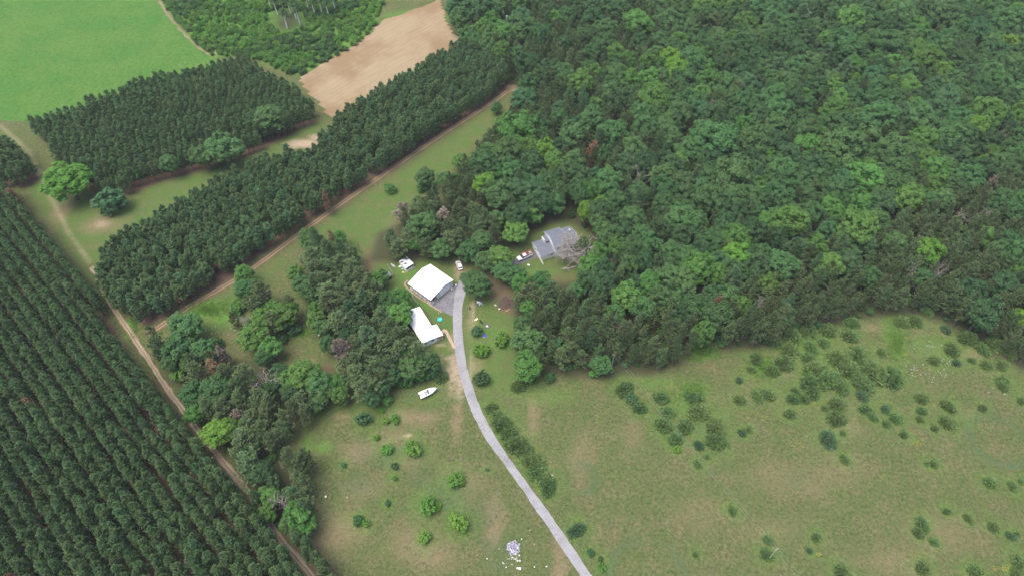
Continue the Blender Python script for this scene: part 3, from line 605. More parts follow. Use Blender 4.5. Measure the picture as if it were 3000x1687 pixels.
SIZE['bare'] = SIZE['dead']
NAME = {'bare': 'bare_tree', 'oak': 'broadleaf_tree', 'bush': 'bush', 'birch': 'birch_tree', 'red': 'red_pine', 'jack': 'jack_pine', 'white': 'white_pine', 'mound': 'juniper_shrub', 'dead': 'dead_tree'}
def plant(kind, tone, loc, sx, sz, label, cat=None, group=None, variant=None, name=None, tilt=None):
    vs = KIND[kind]; v = int(rng.integers(len(vs))) if variant is None else variant % len(vs); tr, cr = vs[v]
    root = thing(name or NAME[kind], label, cat or ('tree' if kind not in ('bush', 'mound') else 'shrub'), loc, 3.7 if kind == 'bare' else float(rng.uniform(0, 6.28)), group)
    an = float(rng.uniform(0.84, 1.0)) if kind in ('oak', 'jack', 'white', 'bush', 'mound') else 1.0; root.scale = (sx * an, sx / an, sz)
    if kind in ('jack', 'oak', 'white', 'red') and not tilt: tilt = (float(rng.normal(0, 0.035)), float(rng.normal(0, 0.035)))
    if tilt: root.rotation_euler[0] = tilt[0]; root.rotation_euler[1] = tilt[1]
    obj('trunk' if kind not in ('bush', 'mound') else 'stems', tr, root)
    if cr: obj('crown', cr[tone], root)
    return root
_src = {}
def src_obj(me):
    if me.name not in _src: _src[me.name] = bpy.data.objects.new('source_' + me.name, me)
    return _src[me.name]
def scatter_stuff(name, items, label, cat):
    """items: list of (kind, tone, variant, loc, sx, sz): one mass nobody could count, placed by geometry nodes"""
    if not items: return
    keys = sorted({(k, t, v) for k, t, v, *_ in items}); kid = {k: i for i, k in enumerate(keys)}
    me = bpy.data.meshes.new(name); P = np.array([i[3] for i in items], np.float32)
    me.vertices.add(len(P)); me.vertices.foreach_set('co', P.ravel())
    a = me.attributes.new('variant', 'INT', 'POINT'); a.data.foreach_set('value', np.array([kid[i[:3]] for i in items], np.int32))
    a = me.attributes.new('size', 'FLOAT_VECTOR', 'POINT'); a.data.foreach_set('vector', np.array([(i[4], i[4], i[5]) for i in items], np.float32).ravel())
    a = me.attributes.new('turn', 'FLOAT_VECTOR', 'POINT'); a.data.foreach_set('vector', np.array([(0, 0, x) for x in rng.uniform(0, 6.28, len(P))], np.float32).ravel())
    o = obj(name, me, label=label, cat=cat, kind='stuff')
    ng = bpy.data.node_groups.new(name, 'GeometryNodeTree'); ng.interface.new_socket('Geometry', in_out='INPUT', socket_type='NodeSocketGeometry'); ng.interface.new_socket('Geometry', in_out='OUTPUT', socket_type='NodeSocketGeometry')
    gi = ng.nodes.new('NodeGroupInput'); go = ng.nodes.new('NodeGroupOutput'); J = ng.nodes.new('GeometryNodeJoinGeometry')
    def attr(nm, typ):
        n = ng.nodes.new('GeometryNodeInputNamedAttribute'); n.data_type = typ; n.inputs['Name'].default_value = nm; return n.outputs['Attribute']
    va = attr('variant', 'INT'); sa = attr('size', 'FLOAT_VECTOR'); ta = attr('turn', 'FLOAT_VECTOR')
    for (k, t, v), i in kid.items():
        tr, cr = KIND[k][v]; g = ng.nodes.new('GeometryNodeJoinGeometry')
        for m_ in ([tr] + ([cr[t]] if cr else [])):
            oi = ng.nodes.new('GeometryNodeObjectInfo'); oi.inputs['Object'].default_value = src_obj(m_); ng.links.new(oi.outputs['Geometry'], g.inputs[0])
        ip = ng.nodes.new('GeometryNodeInstanceOnPoints'); cmp_ = ng.nodes.new('FunctionNodeCompare'); cmp_.data_type = 'INT'; cmp_.operation = 'EQUAL'
        ci = [s for s in cmp_.inputs if s.type == 'INT']; ng.links.new(va, ci[0]); ci[1].default_value = i
        ng.links.new(gi.outputs[0], ip.inputs['Points']); ng.links.new(cmp_.outputs[0], ip.inputs['Selection']); ng.links.new(g.outputs[0], ip.inputs['Instance'])
        e2r = ng.nodes.new('FunctionNodeEulerToRotation'); ng.links.new(ta, e2r.inputs[0]); ng.links.new(e2r.outputs[0], ip.inputs['Rotation']); ng.links.new(sa, ip.inputs['Scale'])
        ng.links.new(ip.outputs[0], J.inputs[0])
    ng.links.new(J.outputs[0], go.inputs[0])
    md = o.modifiers.new('scatter', 'NODES'); md.node_group = ng
    return o
def seen(x, y, z, m=0):
    u, v = proj(x, y, z); return -m < u < 3000 + m and -m < v < 1687 + m

# ------------------------------------------------------------------ pine plantation blocks
def rows(poly, deg, period, offs, step, seed):
    r = np.random.default_rng(seed); a = R_(deg); ex = np.array([math.cos(a), math.sin(a)]); ey = np.array([-ex[1], ex[0]])
    P = np.array(poly); o = P.mean(0); l = (P - o) @ np.stack([ex, ey], 1); out = []
    k0, k1 = int(l[:, 1].min() / period) - 1, int(l[:, 1].max() / period) + 1
    for k in range(k0, k1 + 1):
        for of in offs:
            y = k * period + of; xs = np.arange(l[:, 0].min(), l[:, 0].max(), step) + r.uniform(0, step)
            for x in xs:
                if r.uniform() < (0.10 if seed == 41 else 0.03): continue
                out.append(o + ex * (x + r.normal(0, 0.22)) + ey * (y + r.normal(0, 0.55 if seed == 41 else 0.18)))
    out = np.array(out); return out[inside(out[:, 0], out[:, 1], poly)]
PL = []
for blk, (poly, deg, per, offs, st) in enumerate([(Z_BLOCK1, 27.0, 7.6, (0, 3.1), 2.75), (Z_BLOCK2, 49.3, 5.7, (0, 2.85), 2.75), (Z_BLOCK3, -44.2, 6.6, (0, 2.85), 2.2), (Z_BLOCK3B, -44.2, 3.0, (0,), 2.4), (Z_BLOCK4, 27.0, 7.6, (0, 3.1), 2.75)]):
    hsc = {0: 0.88, 1: 0.90, 2: 1.0, 3: 0.9, 4: 0.98}[blk]
    for p in rows(poly, deg, per, offs, st, 40 + blk):
        if not seen(p[0], p[1], 6, 140): continue
        sc = hsc * (0.9 + 0.22 * float(fbm(p[0], p[1], 18, 2)) - 0.1 + rng.normal(0, 0.05)); tone = 'needle'
        u = rng.uniform()
        if u < 0.0025: tone = 'rust'
        elif u < (0.22 if blk == 1 else 0.05): tone = 'white'
        PL.append(('red', tone, int(rng.integers(6)), (float(p[0]), float(p[1]), 0.0), sc * float(rng.uniform(0.9, 1.12)) * {0: 1.12, 1: 1.14, 4: 1.12}.get(blk, 0.92), sc, blk))
# the three hundred that show largest (nearest to the camera and fully in the frame) are single trees
def depth(i): return math.sqrt(i[3][0] ** 2 + i[3][1] ** 2 + (CAM_H - 8) ** 2)
PL.sort(key=lambda i: depth(i) if seen(*i[3][:2], 9.0, -5) else 1e6)
for k, t, v, loc, sx, sz, b in PL[:300]:
    lab = {'needle': 'dark green red pine in the planted rows beside the sandy track', 'white': 'paler soft green red pine standing in the planted rows beside the sandy track', 'rust': 'dead rust brown pine standing in the planted rows'}[t]
    plant(k, t, loc, sx, sz, lab, 'pine tree', 'plantation pines in rows, ' + t, v)
scatter_stuff('pine_plantation', [i[:6] for i in PL[300:]], 'blocks of dark green plantation pines in straight rows', 'pine trees')

# ------------------------------------------------------------------ woods: trees read off the photograph, one by one
# (u, v of the crown centre, crown radius in photo pixels, kind, tone)
def T(s):
    out = []
    for ln in s.split(';'):
        p = ln.split()
        if len(p) >= 5: out.append((float(p[0]), float(p[1]), float(p[2]), p[3], p[4]))
    return out
GROVE_B = T('''545 952 44 oak mid;515 1012 46 oak mid;590 1025 32 oak mid;633 1000 20 bush mid;744 975 44 oak bright;790 1019 34 oak bright;766 920 26 oak bright;832 922 40 oak bright;860 963 20 bush teal;821 985 20 bush dark;
688 905 22 bush bright;799 941 26 jack olive;727 930 22 dead x;782 1110 34 dead x;647 1038 20 jack brown;628 1079 18 jack rust;583 1088 28 jack olive;713 1093 30 jack olive;660 1088 26 jack olive;520 1093 24 bush bright;548 1068 20 oak mid;
567 1148 38 oak mid;633 1140 46 oak mid;611 1175 30 oak mid;570 1212 26 oak bright;606 1198 24 jack olive;655 1193 30 jack olive;699 1170 28 jack olive;752 1168 28 jack olive;782 1185 28 jack olive;697 1212 22 jack brown;735 1228 30 jack olive;
771 1212 26 jack olive;832 1231 28 jack olive;860 1198 26 jack olive;821 1264 26 jack olive;882 1176 26 jack olive;895 1212 22 jack olive;887 1090 46 oak bright;835 1115 30 oak bright;925 1121 38 oak mid;952 1125 26 oak mid;937 1162 32 oak mid;
920 1190 22 bush bright;633 1267 44 oak yellow;688 1242 24 oak bright;716 1290 42 jack needle;760 1260 30 jack olive;790 1290 26 jack olive;456 1012 24 jack olive;446 985 20 jack olive;500 1060 24 oak mid;470 1040 20 jack olive;620 1045 24 jack olive;
690 1130 26 jack olive;820 1090 28 oak dark;850 1150 28 oak dark;790 1140 28 oak dark;731 1352 46 jack needle;765 1385 36 oak dark;793 1343 14 bush bright;803 1412 24 oak dark;849 1335 28 jack olive;878 1362 28 jack olive;870 1399 24 jack olive;
892 1412 24 jack olive;899 1341 20 jack olive;789 1457 32 oak bright;785 1505 26 oak bright;874 1519 44 oak bright;837 1476 34 dead x;857 1449 26 jack needle;890 1482 28 jack needle;842 1532 22 oak bright;700 1330 30 jack olive;
710 800 25 oak bright;718 842 30 oak mid;699 893 22 bush bright;766 862 34 jack olive;745 890 26 jack olive;800 900 24 oak bright;735 960 22 jack olive;770 1045 26 oak mid;850 890 22 jack olive;690 940 18 jack olive;560 1060 22 jack olive''')
GROVE_A = T('''926 938 30 oak bright;960 1006 24 oak mid;995 1019 28 jack brown;993 944 34 jack olive;1041 940 34 white white;1081 993 44 white white;1112 933 32 jack olive;1143 960 34 jack olive;1176 988 34 jack olive;1198 1010 30 jack olive;1222 1028 30 jack olive;
1165 1028 30 jack olive;1190 1044 30 oak dark;1143 1068 30 jack olive;1174 922 38 oak bright;1218 990 14 bush mid;1262 1059 26 oak mid;1267 1088 22 bush teal;1238 1099 20 bush bright;1205 1074 36 oak mid;1196 1102 30 bush mid;1147 1094 28 oak dark;
1041 1059 32 jack olive;1077 1041 28 jack olive;1037 1099 34 jack olive;1099 1083 32 jack olive;1068 1134 36 jack olive;1090 1161 26 oak dark;1110 1169 15 bush bright;1132 1169 18 bush bright;1116 1132 26 oak dark;988 1125 28 oak bright;997 1156 26 oak bright;
895 693 22 oak mid;902 707 20 oak bright;995 695 24 oak bright;972 700 11 jack rust;932 705 30 white needle;962 746 34 white needle;957 779 28 jack needle;904 750 32 jack olive;924 788 32 jack olive;859 799 24 oak bright;887 829 26 oak mid;900 861 26 oak mid;
932 824 36 jack olive;998 738 32 white needle;1031 746 28 jack olive;998 773 28 jack olive;1031 788 30 jack olive;1056 809 28 jack olive;1015 829 30 jack olive;965 854 36 jack olive;1006 856 30 jack olive;1045 854 30 jack olive;1064 879 30 white white;973 884 34 jack olive;
1028 909 34 white white;1006 884 30 jack olive;924 905 22 oak bright;1075 845 26 jack olive;1090 880 28 jack olive;1113 812 26 oak bright;1100 850 24 jack olive;1175 870 28 oak bright;1150 900 30 oak mid;1060 960 30 jack olive;1120 1010 32 jack olive;1010 1080 26 jack olive;
1015 975 26 oak dark;1040 1010 28 jack olive;1120 1100 26 jack olive;1125 880 28 oak mid;945 960 24 oak mid;1170 1110 22 bush mid;1230 1080 24 bush mid;1225 1055 26 oak mid''')
YARD = T('''1396 830 40 oak mid;1419 764 32 oak mid;1466 752 36 oak bright;1475 796 34 oak mid;1512 802 28 oak mid;1509 676 38 oak bright;1373 733 32 oak mid;1555 628 32 oak bright;1221 713 24 oak bright;1287 729 32 oak mid;1250 720 26 jack olive;1170 730 30 jack olive;
1145 700 28 jack olive;1200 690 30 jack olive;1320 700 30 jack olive;1345 690 26 jack olive;1410 700 28 oak mid;1730 779 40 oak bright;1755 735 34 oak bright;1690 850 30 oak mid;1551 900 26 oak bright;1625 1016 30 oak mid;1544 1067 46 oak bright;1761 1063 30 oak mid;1745 1088 18 bush bright;
1610 1104 18 bush mid;1540 860 28 jack olive;1580 870 28 jack olive;1620 850 28 jack olive;1530 950 24 oak mid;1520 995 22 oak mid;1545 930 22 oak mid;1245 516 28 oak mid;1142 550 18 bush bright;1349 472 24 oak bright;1310 530 30 oak mid;1236 550 16 bush mid;1454 312 15 oak mid;
1290 770 0 oak mid;1230 600 28 jack olive;1180 620 24 jack brown;1215 640 28 jack olive;1265 620 28 jack olive;1300 640 28 jack brown;1350 610 28 jack olive;1390 620 28 jack olive;1400 660 28 jack olive;1455 640 28 oak mid''')
YARD = [t for t in YARD if t[2] > 0]
FOREST = T('''1520 373 56 oak bright;1551 435 34 oak bright;1594 439 34 oak yellow;1621 474 32 oak bright;1695 241 36 oak bright;1870 66 40 oak bright;1912 287 46 oak bright;1683 388 40 oak mid;1730 349 36 oak mid;1792 388 42 oak mid;1811 217 32 oak mid;1470 148 26 oak bright;
1411 85 24 oak bright;1405 18 46 oak dark;1439 58 24 oak bright;1518 72 36 oak mid;1524 15 24 oak bright;1625 54 24 oak bright;1726 443 16 jack rust;1873 520 36 dead x;1575 528 22 dead x;1582 74 12 dead x;1807 155 30 oak bright;2668 241 18 oak yellow;2617 241 16 oak yellow;
2501 237 16 oak yellow;2248 462 20 oak yellow;2408 427 26 oak bright;2050 276 28 oak bright;2489 54 42 oak bright;2443 322 36 oak bright;2575 342 52 oak mid;2695 338 46 oak mid;2718 167 46 oak bright;2477 132 50 oak mid;2776 291 40 oak teal;2854 89 36 oak teal;2555 221 30 oak teal;
2466 427 60 oak mid;2310 454 36 oak teal;2148 505 60 oak mid;2543 516 50 oak bright;2206 411 48 oak mid;2097 408 58 oak mid;2070 233 32 oak bright;2718 458 28 oak bright;2862 477 20 oak yellow;2807 481 42 white white;2349 58 46 white white;2369 124 42 white white;2411 167 38 white white;
2279 210 40 white white;2466 217 32 white white;2252 78 32 white white;2357 217 24 jack olive;2159 264 26 jack olive;2093 70 34 jack olive;2462 258 20 dead x;2392 245 22 dead x;2089 326 14 jack brown;2924 411 18 jack brown;2310 647 50 oak bright;2155 702 46 oak bright;2396 717 32 oak bright;
2512 659 56 oak bright;2039 787 50 oak bright;2248 830 28 oak bright;2147 826 42 white white;2330 737 40 white white;2264 775 18 bush yellow;2419 675 26 oak teal;2221 628 22 oak teal;2097 895 20 jack rust;2559 706 20 dead x;2800 632 24 dead x;2889 690 24 oak bright;2982 803 26 oak bright;
1984 480 16 dead x;1900 720 40 oak mid;1990 640 44 oak mid;1850 640 38 oak mid;1800 590 36 oak mid;2450 560 44 oak mid;2620 440 46 oak mid;2900 330 50 oak bright;2780 400 46 oak mid;2660 580 40 oak bright;2960 200 46 oak mid;1770 790 30 oak dark;1900 830 36 oak bright;1960 740 34 oak mid;
1840 780 32 oak mid;1960 400 40 oak mid;1990 330 40 oak mid;2030 170 36 oak mid;2180 130 38 oak mid;1960 60 36 oak mid;1850 430 36 oak mid;1740 560 30 oak bright;1640 560 28 oak mid;2600 130 46 oak mid;2640 40 44 oak mid;2760 40 44 oak mid;2950 60 44 oak mid;2280 320 44 oak mid;2350 390 40 oak mid;
1630 480 24 oak bright;1900 180 28 oak bright;2280 560 44 oak mid;2080 580 46 oak mid;2000 540 40 oak mid;2380 620 36 oak mid;1710 720 24 jack olive''')
PLACED = []          # (x, y, radius) of every tree in the woods
SINGLES = []
def add_px(t, zone):
    u, v, rp, kind, tone = t; R0, H0, C0 = SIZE[kind]
    z = C0
    for _ in range(4):
        Rm = rp * mpp(u, v, z)
        if kind == 'oak': Hm = {'forest': max(9.0, 1.5 * Rm + 8.0), 'grove': max(6.5, 1.5 * Rm + 4.5), 'yard': max(5.0, 1.7 * Rm + 2.8), 'field': 1.9 * Rm + 0.6}[zone]
        elif kind == 'bush': Hm = 1.75 * Rm
        elif kind == 'mound': Hm = 1.15 * Rm
        elif kind == 'dead': Hm = min(13, max(6, 2.6 * Rm))
        else: Hm = {'forest': 12.5, 'grove': 11.5, 'yard': 11.5, 'field': 2.2 * Rm}[zone] * float(1.0 if zone == 'field' else 0.9 + 0.2 * ((u * 7.3 + v) % 1)) * (1.25 if kind == 'white' else 1.0)
        z = C0 * Hm / H0
    x, y, _z = G(u, v, z); sx, sz = Rm / R0, Hm / H0
    if kind in ('jack', 'white') and zone != 'field': sx *= 1.05
    PLACED.append((x, y, Rm)); SINGLES.append((kind, tone, x, y, sx, sz, zone, u, v)); return x, y
for t in GROVE_B + GROVE_A: add_px(t, 'grove')
for t in YARD: add_px(t, 'yard')
for t in FOREST: add_px(t, 'forest')
# fill the rest of the wood by the mix each part of it shows
HOUSES_XY = [(*G(1640, 842)[:2], 8.0), (*G(1575, 815)[:2], 5.0), (20, 171, 10.8), (10, 165, 6), (-22, 154, 10), (G(1478, 72, 4)[0], G(1478, 72, 4)[1] - 3, 7.5), (*G(1491, 123, 2.5)[:2], 3.5)]
FILL = []
J_SE = [(1490,860),(1800,870),(2050,905),(2180,830),(2330,770),(2480,720),(2620,620),(2800,560),(3000,500),(3300,420),(3300,1200),(1490,1200)]
J_N = [(1300,-120),(2000,-120),(1980,120),(1900,480),(1700,520),(1560,340),(1330,480),(1080,720),(1100,770),(1350,740),(1480,600),(1400,520),(1450,200)]
PA = np.zeros((24000, 3)); npl = len(PLACED); PA[:npl] = PLACED
for _ in range(20000):
    p = np.array([rng.uniform(-40, 300), rng.uniform(115, 385)])
    if not inside(p[0], p[1], Z_FOREST): continue
    if any((p[0] - a) ** 2 + (p[1] - b) ** 2 < c * c for a, b, c in HOUSES_XY): continue
    u, v = proj(p[0], p[1], 8)
    if not (-60 < u < 3120 and -110 < v < 1750): continue
    q = rng.uniform()
    if inside(u, v, J_SE): kind = 'jack' if q < 0.78 else ('oak' if q < 0.96 else 'white')
    elif inside(u, v, J_N): kind = 'jack' if q < 0.45 else ('oak' if q < 0.92 else 'white')
    else: kind = 'oak' if q < 0.86 else ('white' if q < 0.91 else 'jack')
    Rm = {'oak': rng.uniform(3.1, 5.6), 'jack': rng.uniform(1.7, 2.5), 'white': rng.uniform(2.3, 3.4)}[kind]
    A = PA[:npl]
    if np.any(np.hypot(A[:, 0] - p[0], A[:, 1] - p[1]) < 0.60 * (A[:, 2] + Rm)): continue
    PA[npl] = (p[0], p[1], Rm); npl += 1
    q = rng.uniform()
    tone = {'oak': 'mid' if q < 0.58 else 'dark' if q < 0.80 else 'bright' if q < 0.92 else 'teal' if q < 0.985 else 'yellow', 'jack': 'olive' if q < 0.90 else 'needle' if q < 0.965 else 'brown', 'white': 'white' if q < 0.6 else 'olive' if q < 0.8 else 'needle'}[kind]
    if q > 0.972 and kind == 'jack': kind, tone = 'dead', 'x'; Rm = 2.2
    R0, H0, C0 = SIZE[kind]
    Hm = {'oak': 1.5 * Rm + 7.5, 'jack': rng.uniform(10, 13.5), 'white': rng.uniform(12, 16), 'dead': rng.uniform(8, 11)}[kind]
    FILL.append((kind, tone, p[0], p[1], Rm / R0, Hm / H0, 'forest', u, v))
TONEW = {'lime': 'lime green', 'sage': 'sage green', 'shrub': 'olive green', 'dark': 'dark green', 'mid': 'mid green', 'bright': 'bright green', 'yellow': 'yellow green', 'teal': 'blue green', 'olive': 'olive green', 'needle': 'dark green', 'white': 'soft green', 'rust': 'dead rust brown', 'brown': 'dead pale brown', 'x': 'bare grey'}
KINDW = {'oak': 'broadleaf tree', 'bush': 'leafy bush', 'jack': 'jack pine', 'white': 'white pine', 'dead': 'dead tree', 'birch': 'birch tree'}
def single(it):
    kind, tone, x, y, sx, sz, zone, u, v = it
    place = {'forest': 'in the large closed wood', 'yard': 'at the edge of the yards around the houses'}.get(zone)
    if zone == 'grove': place = 'in the grove beside the white roofed house' if u > 850 and v < 1185 and not (v > 1060 and u < 960) else 'in the mixed grove beside the sandy track'
    size = 'large ' if sx * SIZE[kind][0] > 4.4 and kind == 'oak' else 'small ' if sx * SIZE[kind][0] < 2.2 and kind == 'oak' else ''
    lab = f'{size}{TONEW[tone]} {KINDW[kind]} {place}'
    plant(kind, tone, (x, y, 0), sx, sz, lab, None, lab, variant=int(abs(u * 3 + v)) )
for it in SINGLES: single(it)
cnt = {}
for it in SINGLES: cnt[it[0]] = cnt.get(it[0], 0) + 1
REST = []
FILL.sort(key=lambda i: depth((0, 0, 0, (i[2], i[3]))) if seen(i[2], i[3], 8.0, -10) else 1e6)
for it in FILL:
    if cnt.get(it[0], 0) < 295 and seen(it[2], it[3], 8.0, 0): cnt[it[0]] = cnt.get(it[0], 0) + 1; single(it)
    else: REST.append((it[0], it[1], int(rng.integers(len(KIND[it[0]]))), (it[2], it[3], 0.0), it[4], it[5]))
scatter_stuff('far_wood', REST, 'far part of the closed wood behind the single trees', 'trees')
# understorey
UND = []
for _ in range(9000):
    p = np.array([rng.uniform(-40, 290), rng.uniform(115, 380)])
    if not inside(p[0], p[1], Z_FOREST): continue
    if any((p[0] - a) ** 2 + (p[1] - b) ** 2 < c * c for a, b, c in HOUSES_XY): continue
    u, v = proj(*p, 0)
    if not (0 < u < 3050 and -40 < v < 1700): continue
    if rng.uniform() > (0.75 if inside(u, v, J_SE) else 0.22): continue
    s = rng.uniform(0.7, 1.7); UND.append(('bush', str(rng.choice(['mid', 'dark', 'bright'], p=[.5, .35, .15])), int(rng.integers(5)), (p[0], p[1], 0.0), s, s * rng.uniform(0.8, 1.2)))
scatter_stuff('understorey', UND, 'green undergrowth on the floor of the wood', 'undergrowth')
# overgrown plot of young growth above the pine blocks
VG = []
for _ in range(9000):
    p = np.array([rng.uniform(-220, -30), rng.uniform(240, 400)])
    if not inside(p[0], p[1], Z_VEG): continue
    if any((p[0] - a) ** 2 + (p[1] - b) ** 2 < (0.62 * (c + 1.0)) ** 2 for a, b, c in VG[-4000:] and [(g[3][0], g[3][1], g[4]) for g in VG]): continue
    u, v = proj(*p, 0)
    if (u - 840) ** 2 + ((v - 62) * 1.6) ** 2 < 60 ** 2: continue
    s = rng.uniform(0.9, 1.9); q = float(fbm(p[0], p[1], 14, 6)) + 0.12 + rng.normal(0, 0.09)
    VG.append(('bush', 'lime' if q > 0.66 else 'bright' if q > 0.50 else 'mid', int(rng.integers(4)), (p[0], p[1], 0.0), s, s * rng.uniform(0.9, 1.3)))
    if rng.uniform() < 0.05: VG[-1] = VG[-1][:1] + ('yellow',) + VG[-1][2:]
VG.sort(key=lambda i: depth(i) if seen(*i[3][:2], 1, -5) else 1e6)
for k, t, v, loc, sx, sz in VG[:280]:
    plant(k, t, loc, sx, sz, f'{TONEW[t]} leafy bush in the overgrown plot beside the bare field', 'shrub', f'{TONEW[t]} bushes of the overgrown plot', v)
scatter_stuff('thicket', VG[280:], 'far part of the overgrown plot of leafy bushes', 'bushes')
for i, (u, v) in enumerate([(795,8),(815,22),(838,30),(852,18),(868,34),(880,50),(905,12),(925,26),(945,22),(965,30),(842,62),(985,14),(820,-10),(900,-15),(950,-12)]):
    x, y, _ = G(u, v + 22); plant('birch', 'teal' if i % 3 == 0 else 'mid', (x, y, 0), 0.95 + 0.1 * (i % 3), 0.95, 'slender white stemmed birch in the overgrown plot', 'birch tree', 'birches in the overgrown plot', i)
# single broadleaf trees by the pine blocks
for (u, v, rp, k, t, lab) in [(192,528,62,'oak','yellow','bright yellow green spreading tree at the corner of the pine block'),(318,588,44,'bush','teal','rounded blue green bush at the lower corner of the pine block'),
        (655,440,52,'oak','mid','large rounded mid green broadleaf tree on the edge of the pine block'),(598,460,34,'oak','mid','mid green broadleaf tree beside the large rounded one at the pine block'),
        (790,350,40,'oak','mid','mid green broadleaf tree inside the pine block'),(740,358,26,'oak','mid','smaller mid green broadleaf tree inside the pine block'),(495,482,26,'oak','mid','small broadleaf tree half hidden in the edge of the pine block'),
        (955,585,15,'jack','rust','dead rust brown pine with bare stem beside the brown track')]:
    n0 = len(SINGLES); add_px((u, v, rp, k, t), 'field' if k == 'bush' or t == 'yellow' else 'grove'); kind, tone, x, y, sx, sz, *_ = SINGLES.pop(); plant(kind, tone, (x, y, 0), sx, sz * (1.12 if k == 'oak' and t != 'yellow' else 1), lab, 'tree' if k != 'bush' else 'shrub')

# ------------------------------------------------------------------ shrubs and small trees of the open ground
for t in ORCH:
    add_px(t, 'field'); kind, tone, x, y, sx, sz, *_ = SINGLES.pop(); side = 'in the rough grass left of the driveway' if t[0] < 1380 else 'on the ground right of the driveway'
    rad = sx; sw = 'large' if rad > 2.0 else 'small' if rad < 1.05 else 'medium'
    lab = f'{sw} rounded {TONEW[tone]} fruit bush ' + ('in the rough grass near the boat' if t[0] < 1380 else 'on the lawn by the fire pit' if t[1] < 1120 else 'in the open dry meadow')
    plant(kind, tone, (x, y, 0), sx, sz * 1.05, lab, 'shrub', lab)
for t in JUN:
    add_px(t, 'field'); kind, tone, x, y, sx, sz, *_ = SINGLES.pop(); sw = 'large' if sx > 2.3 else 'small' if sx < 1.2 else 'medium'
    lab = f'{sw} {TONEW[tone]} evergreen shrub ' + ('in the hedge line along the driveway' if t[0] < 1640 and t[1] > 1150 else 'standing in the dry meadow')
    plant(kind, tone, (x, y, 0), sx, sz * 1.1, lab, 'shrub', lab)

# ------------------------------------------------------------------ meadow growth
def tuft_mesh(seed, tone, n=26, h=0.30, rad=0.22):
    r = np.random.default_rng(seed); a = r.uniform(0, 6.28, n); rr = rad * np.sqrt(r.uniform(0, 1, n)); C = np.stack([np.cos(a) * rr, np.sin(a) * rr, np.zeros(n) - 0.02], 1)
    return blades('tuft', C, nrm(C * 3.0 + r.normal(0, 0.35, (n, 3)) + [0, 0, 0.30]), h, 0.03, LEAF[tone], r)
KIND['tuft'] = [(tuft_mesh(600, 'grass'), None), (tuft_mesh(601, 'grass', 30, 0.22, 0.35), None), (tuft_mesh(602, 'lush', 30, 0.34, 0.28), None), (tuft_mesh(603, 'shrub', 26, 0.3, 0.3), None), (tuft_mesh(604, 'bright', 26, 0.26, 0.3), None)]
TF = []
Z_MEADOW = GP([(990,1700),(900,1500),(900,1300),(980,1200),(1130,1180),(1300,1090),(1340,1130),(1560,1130),(1900,1110),(2100,1030),(2700,930),(3100,1100),(3150,1760),(960,1760)])
_p = np.stack([rng.uniform(-60, 175, 30000), rng.uniform(50, 145, 30000)], 1)
_q = fbm(_p[:, 0], _p[:, 1], 9, 33)
_k = inside(_p[:, 0], _p[:, 1], Z_MEADOW) & (rng.uniform(size=len(_p)) < np.clip(_q * 3.2 - 0.9, 0.05, 1)) & (sdist(_p[:, 0], _p[:, 1], [tuple(x) for x in _dp[::3]]) < -0.6)
for p in _p[_k]:
    TF.append(('tuft', 'x', int(rng.choice([0, 1, 3, 2], p=[.45, .37, .10, .08])), (p[0], p[1], 0.0), rng.uniform(0.5, 1.2), rng.uniform(0.3, 0.8)))
for (u, v, ru, rv, n) in [(610,905,62,24,500),(870,975,40,14,220),(2055,1025,42,26,420),(2625,1000,28,50,420),(2030,1150,45,30,300),(2235,1075,36,26,260),(395,930,12,50,150)]:
    for _ in range(n):
        a = rng.uniform(0, 6.28); q = min(1.8, abs(rng.normal(0, 0.75))); x, y, _z = G(u + ru * q * math.cos(a), v + rv * q * math.sin(a)); TF.append(('tuft', 'x', 2, (x, y, 0.0), rng.uniform(1, 2.2), rng.uniform(0.9, 1.8)))
for (u, v, rp, *_k) in JUN:
    g = G(u, v); rr = mpp(u, v) * rp
    for _ in range(int(10 + 9 * rr)):
        a = rng.uniform(0, 6.28); q = rr * (0.7 + abs(rng.normal(0, 0.45))); TF.append(('tuft', 'x', int(rng.choice([3, 4, 1], p=[.5, .3, .2])), (g[0] + q * math.cos(a), g[1] + q * math.sin(a), 0.0), rng.uniform(0.9, 1.9), rng.uniform(0.8, 1.6)))
scatter_stuff('meadow_grass', TF, 'rough tufts of grass and weeds in the meadow', 'grass')
def flower_stuff(name, label, col, groups):
    C = []; 
    for (u, v, ru, rv, n, s) in groups:
        for _ in range(n):
            a = rng.uniform(0, 6.28); q = math.sqrt(rng.uniform()); x, y, _z = G(u + ru * q * math.cos(a), v + rv * q * math.sin(a)); m = int(rng.integers(3, 7))
            for _ in range(m): C.append((x + rng.normal(0, s), y + rng.normal(0, s), 0.35 + rng.normal(0, 0.05)))
    C = np.array(C); r = np.random.default_rng(5); me = leaves(name, C, nrm(r.normal(0, 0.35, C.shape) + [0, 0, 1]), 0.085, M(name + '_petals', col, 0.05, 3, 0.8, 0.1), r, 0.9)
    obj(name, me, label=label, cat='flowers', kind='stuff')
flower_stuff('white_flowers', 'scattered white flower heads in the meadow', (0.55, 0.56, 0.50), [(2720,1060,70,60,34,.14),(2730,1015,20,6,8,.14),(2665,1080,14,12,7,.14),(2770,1095,20,8,8,.14),(2376,1048,6,8,6,.12),(650,968,50,16,14,.1),(2900,1170,60,40,10,.1)])
flower_stuff('yellow_flowers', 'scattered yellow flowers in the meadow', (0.42, 0.36, 0.06), [(2400,1190,30,18,18,.3),(2335,1300,18,22,14,.3),(2215,1215,60,16,16,.3),(2690,1300,20,10,14,.2),(2930,1665,30,12,22,.2),(2395,1625,10,6,8,.2),(1990,1150,60,25,16,.2),(2640,1010,30,45,14,.15)])

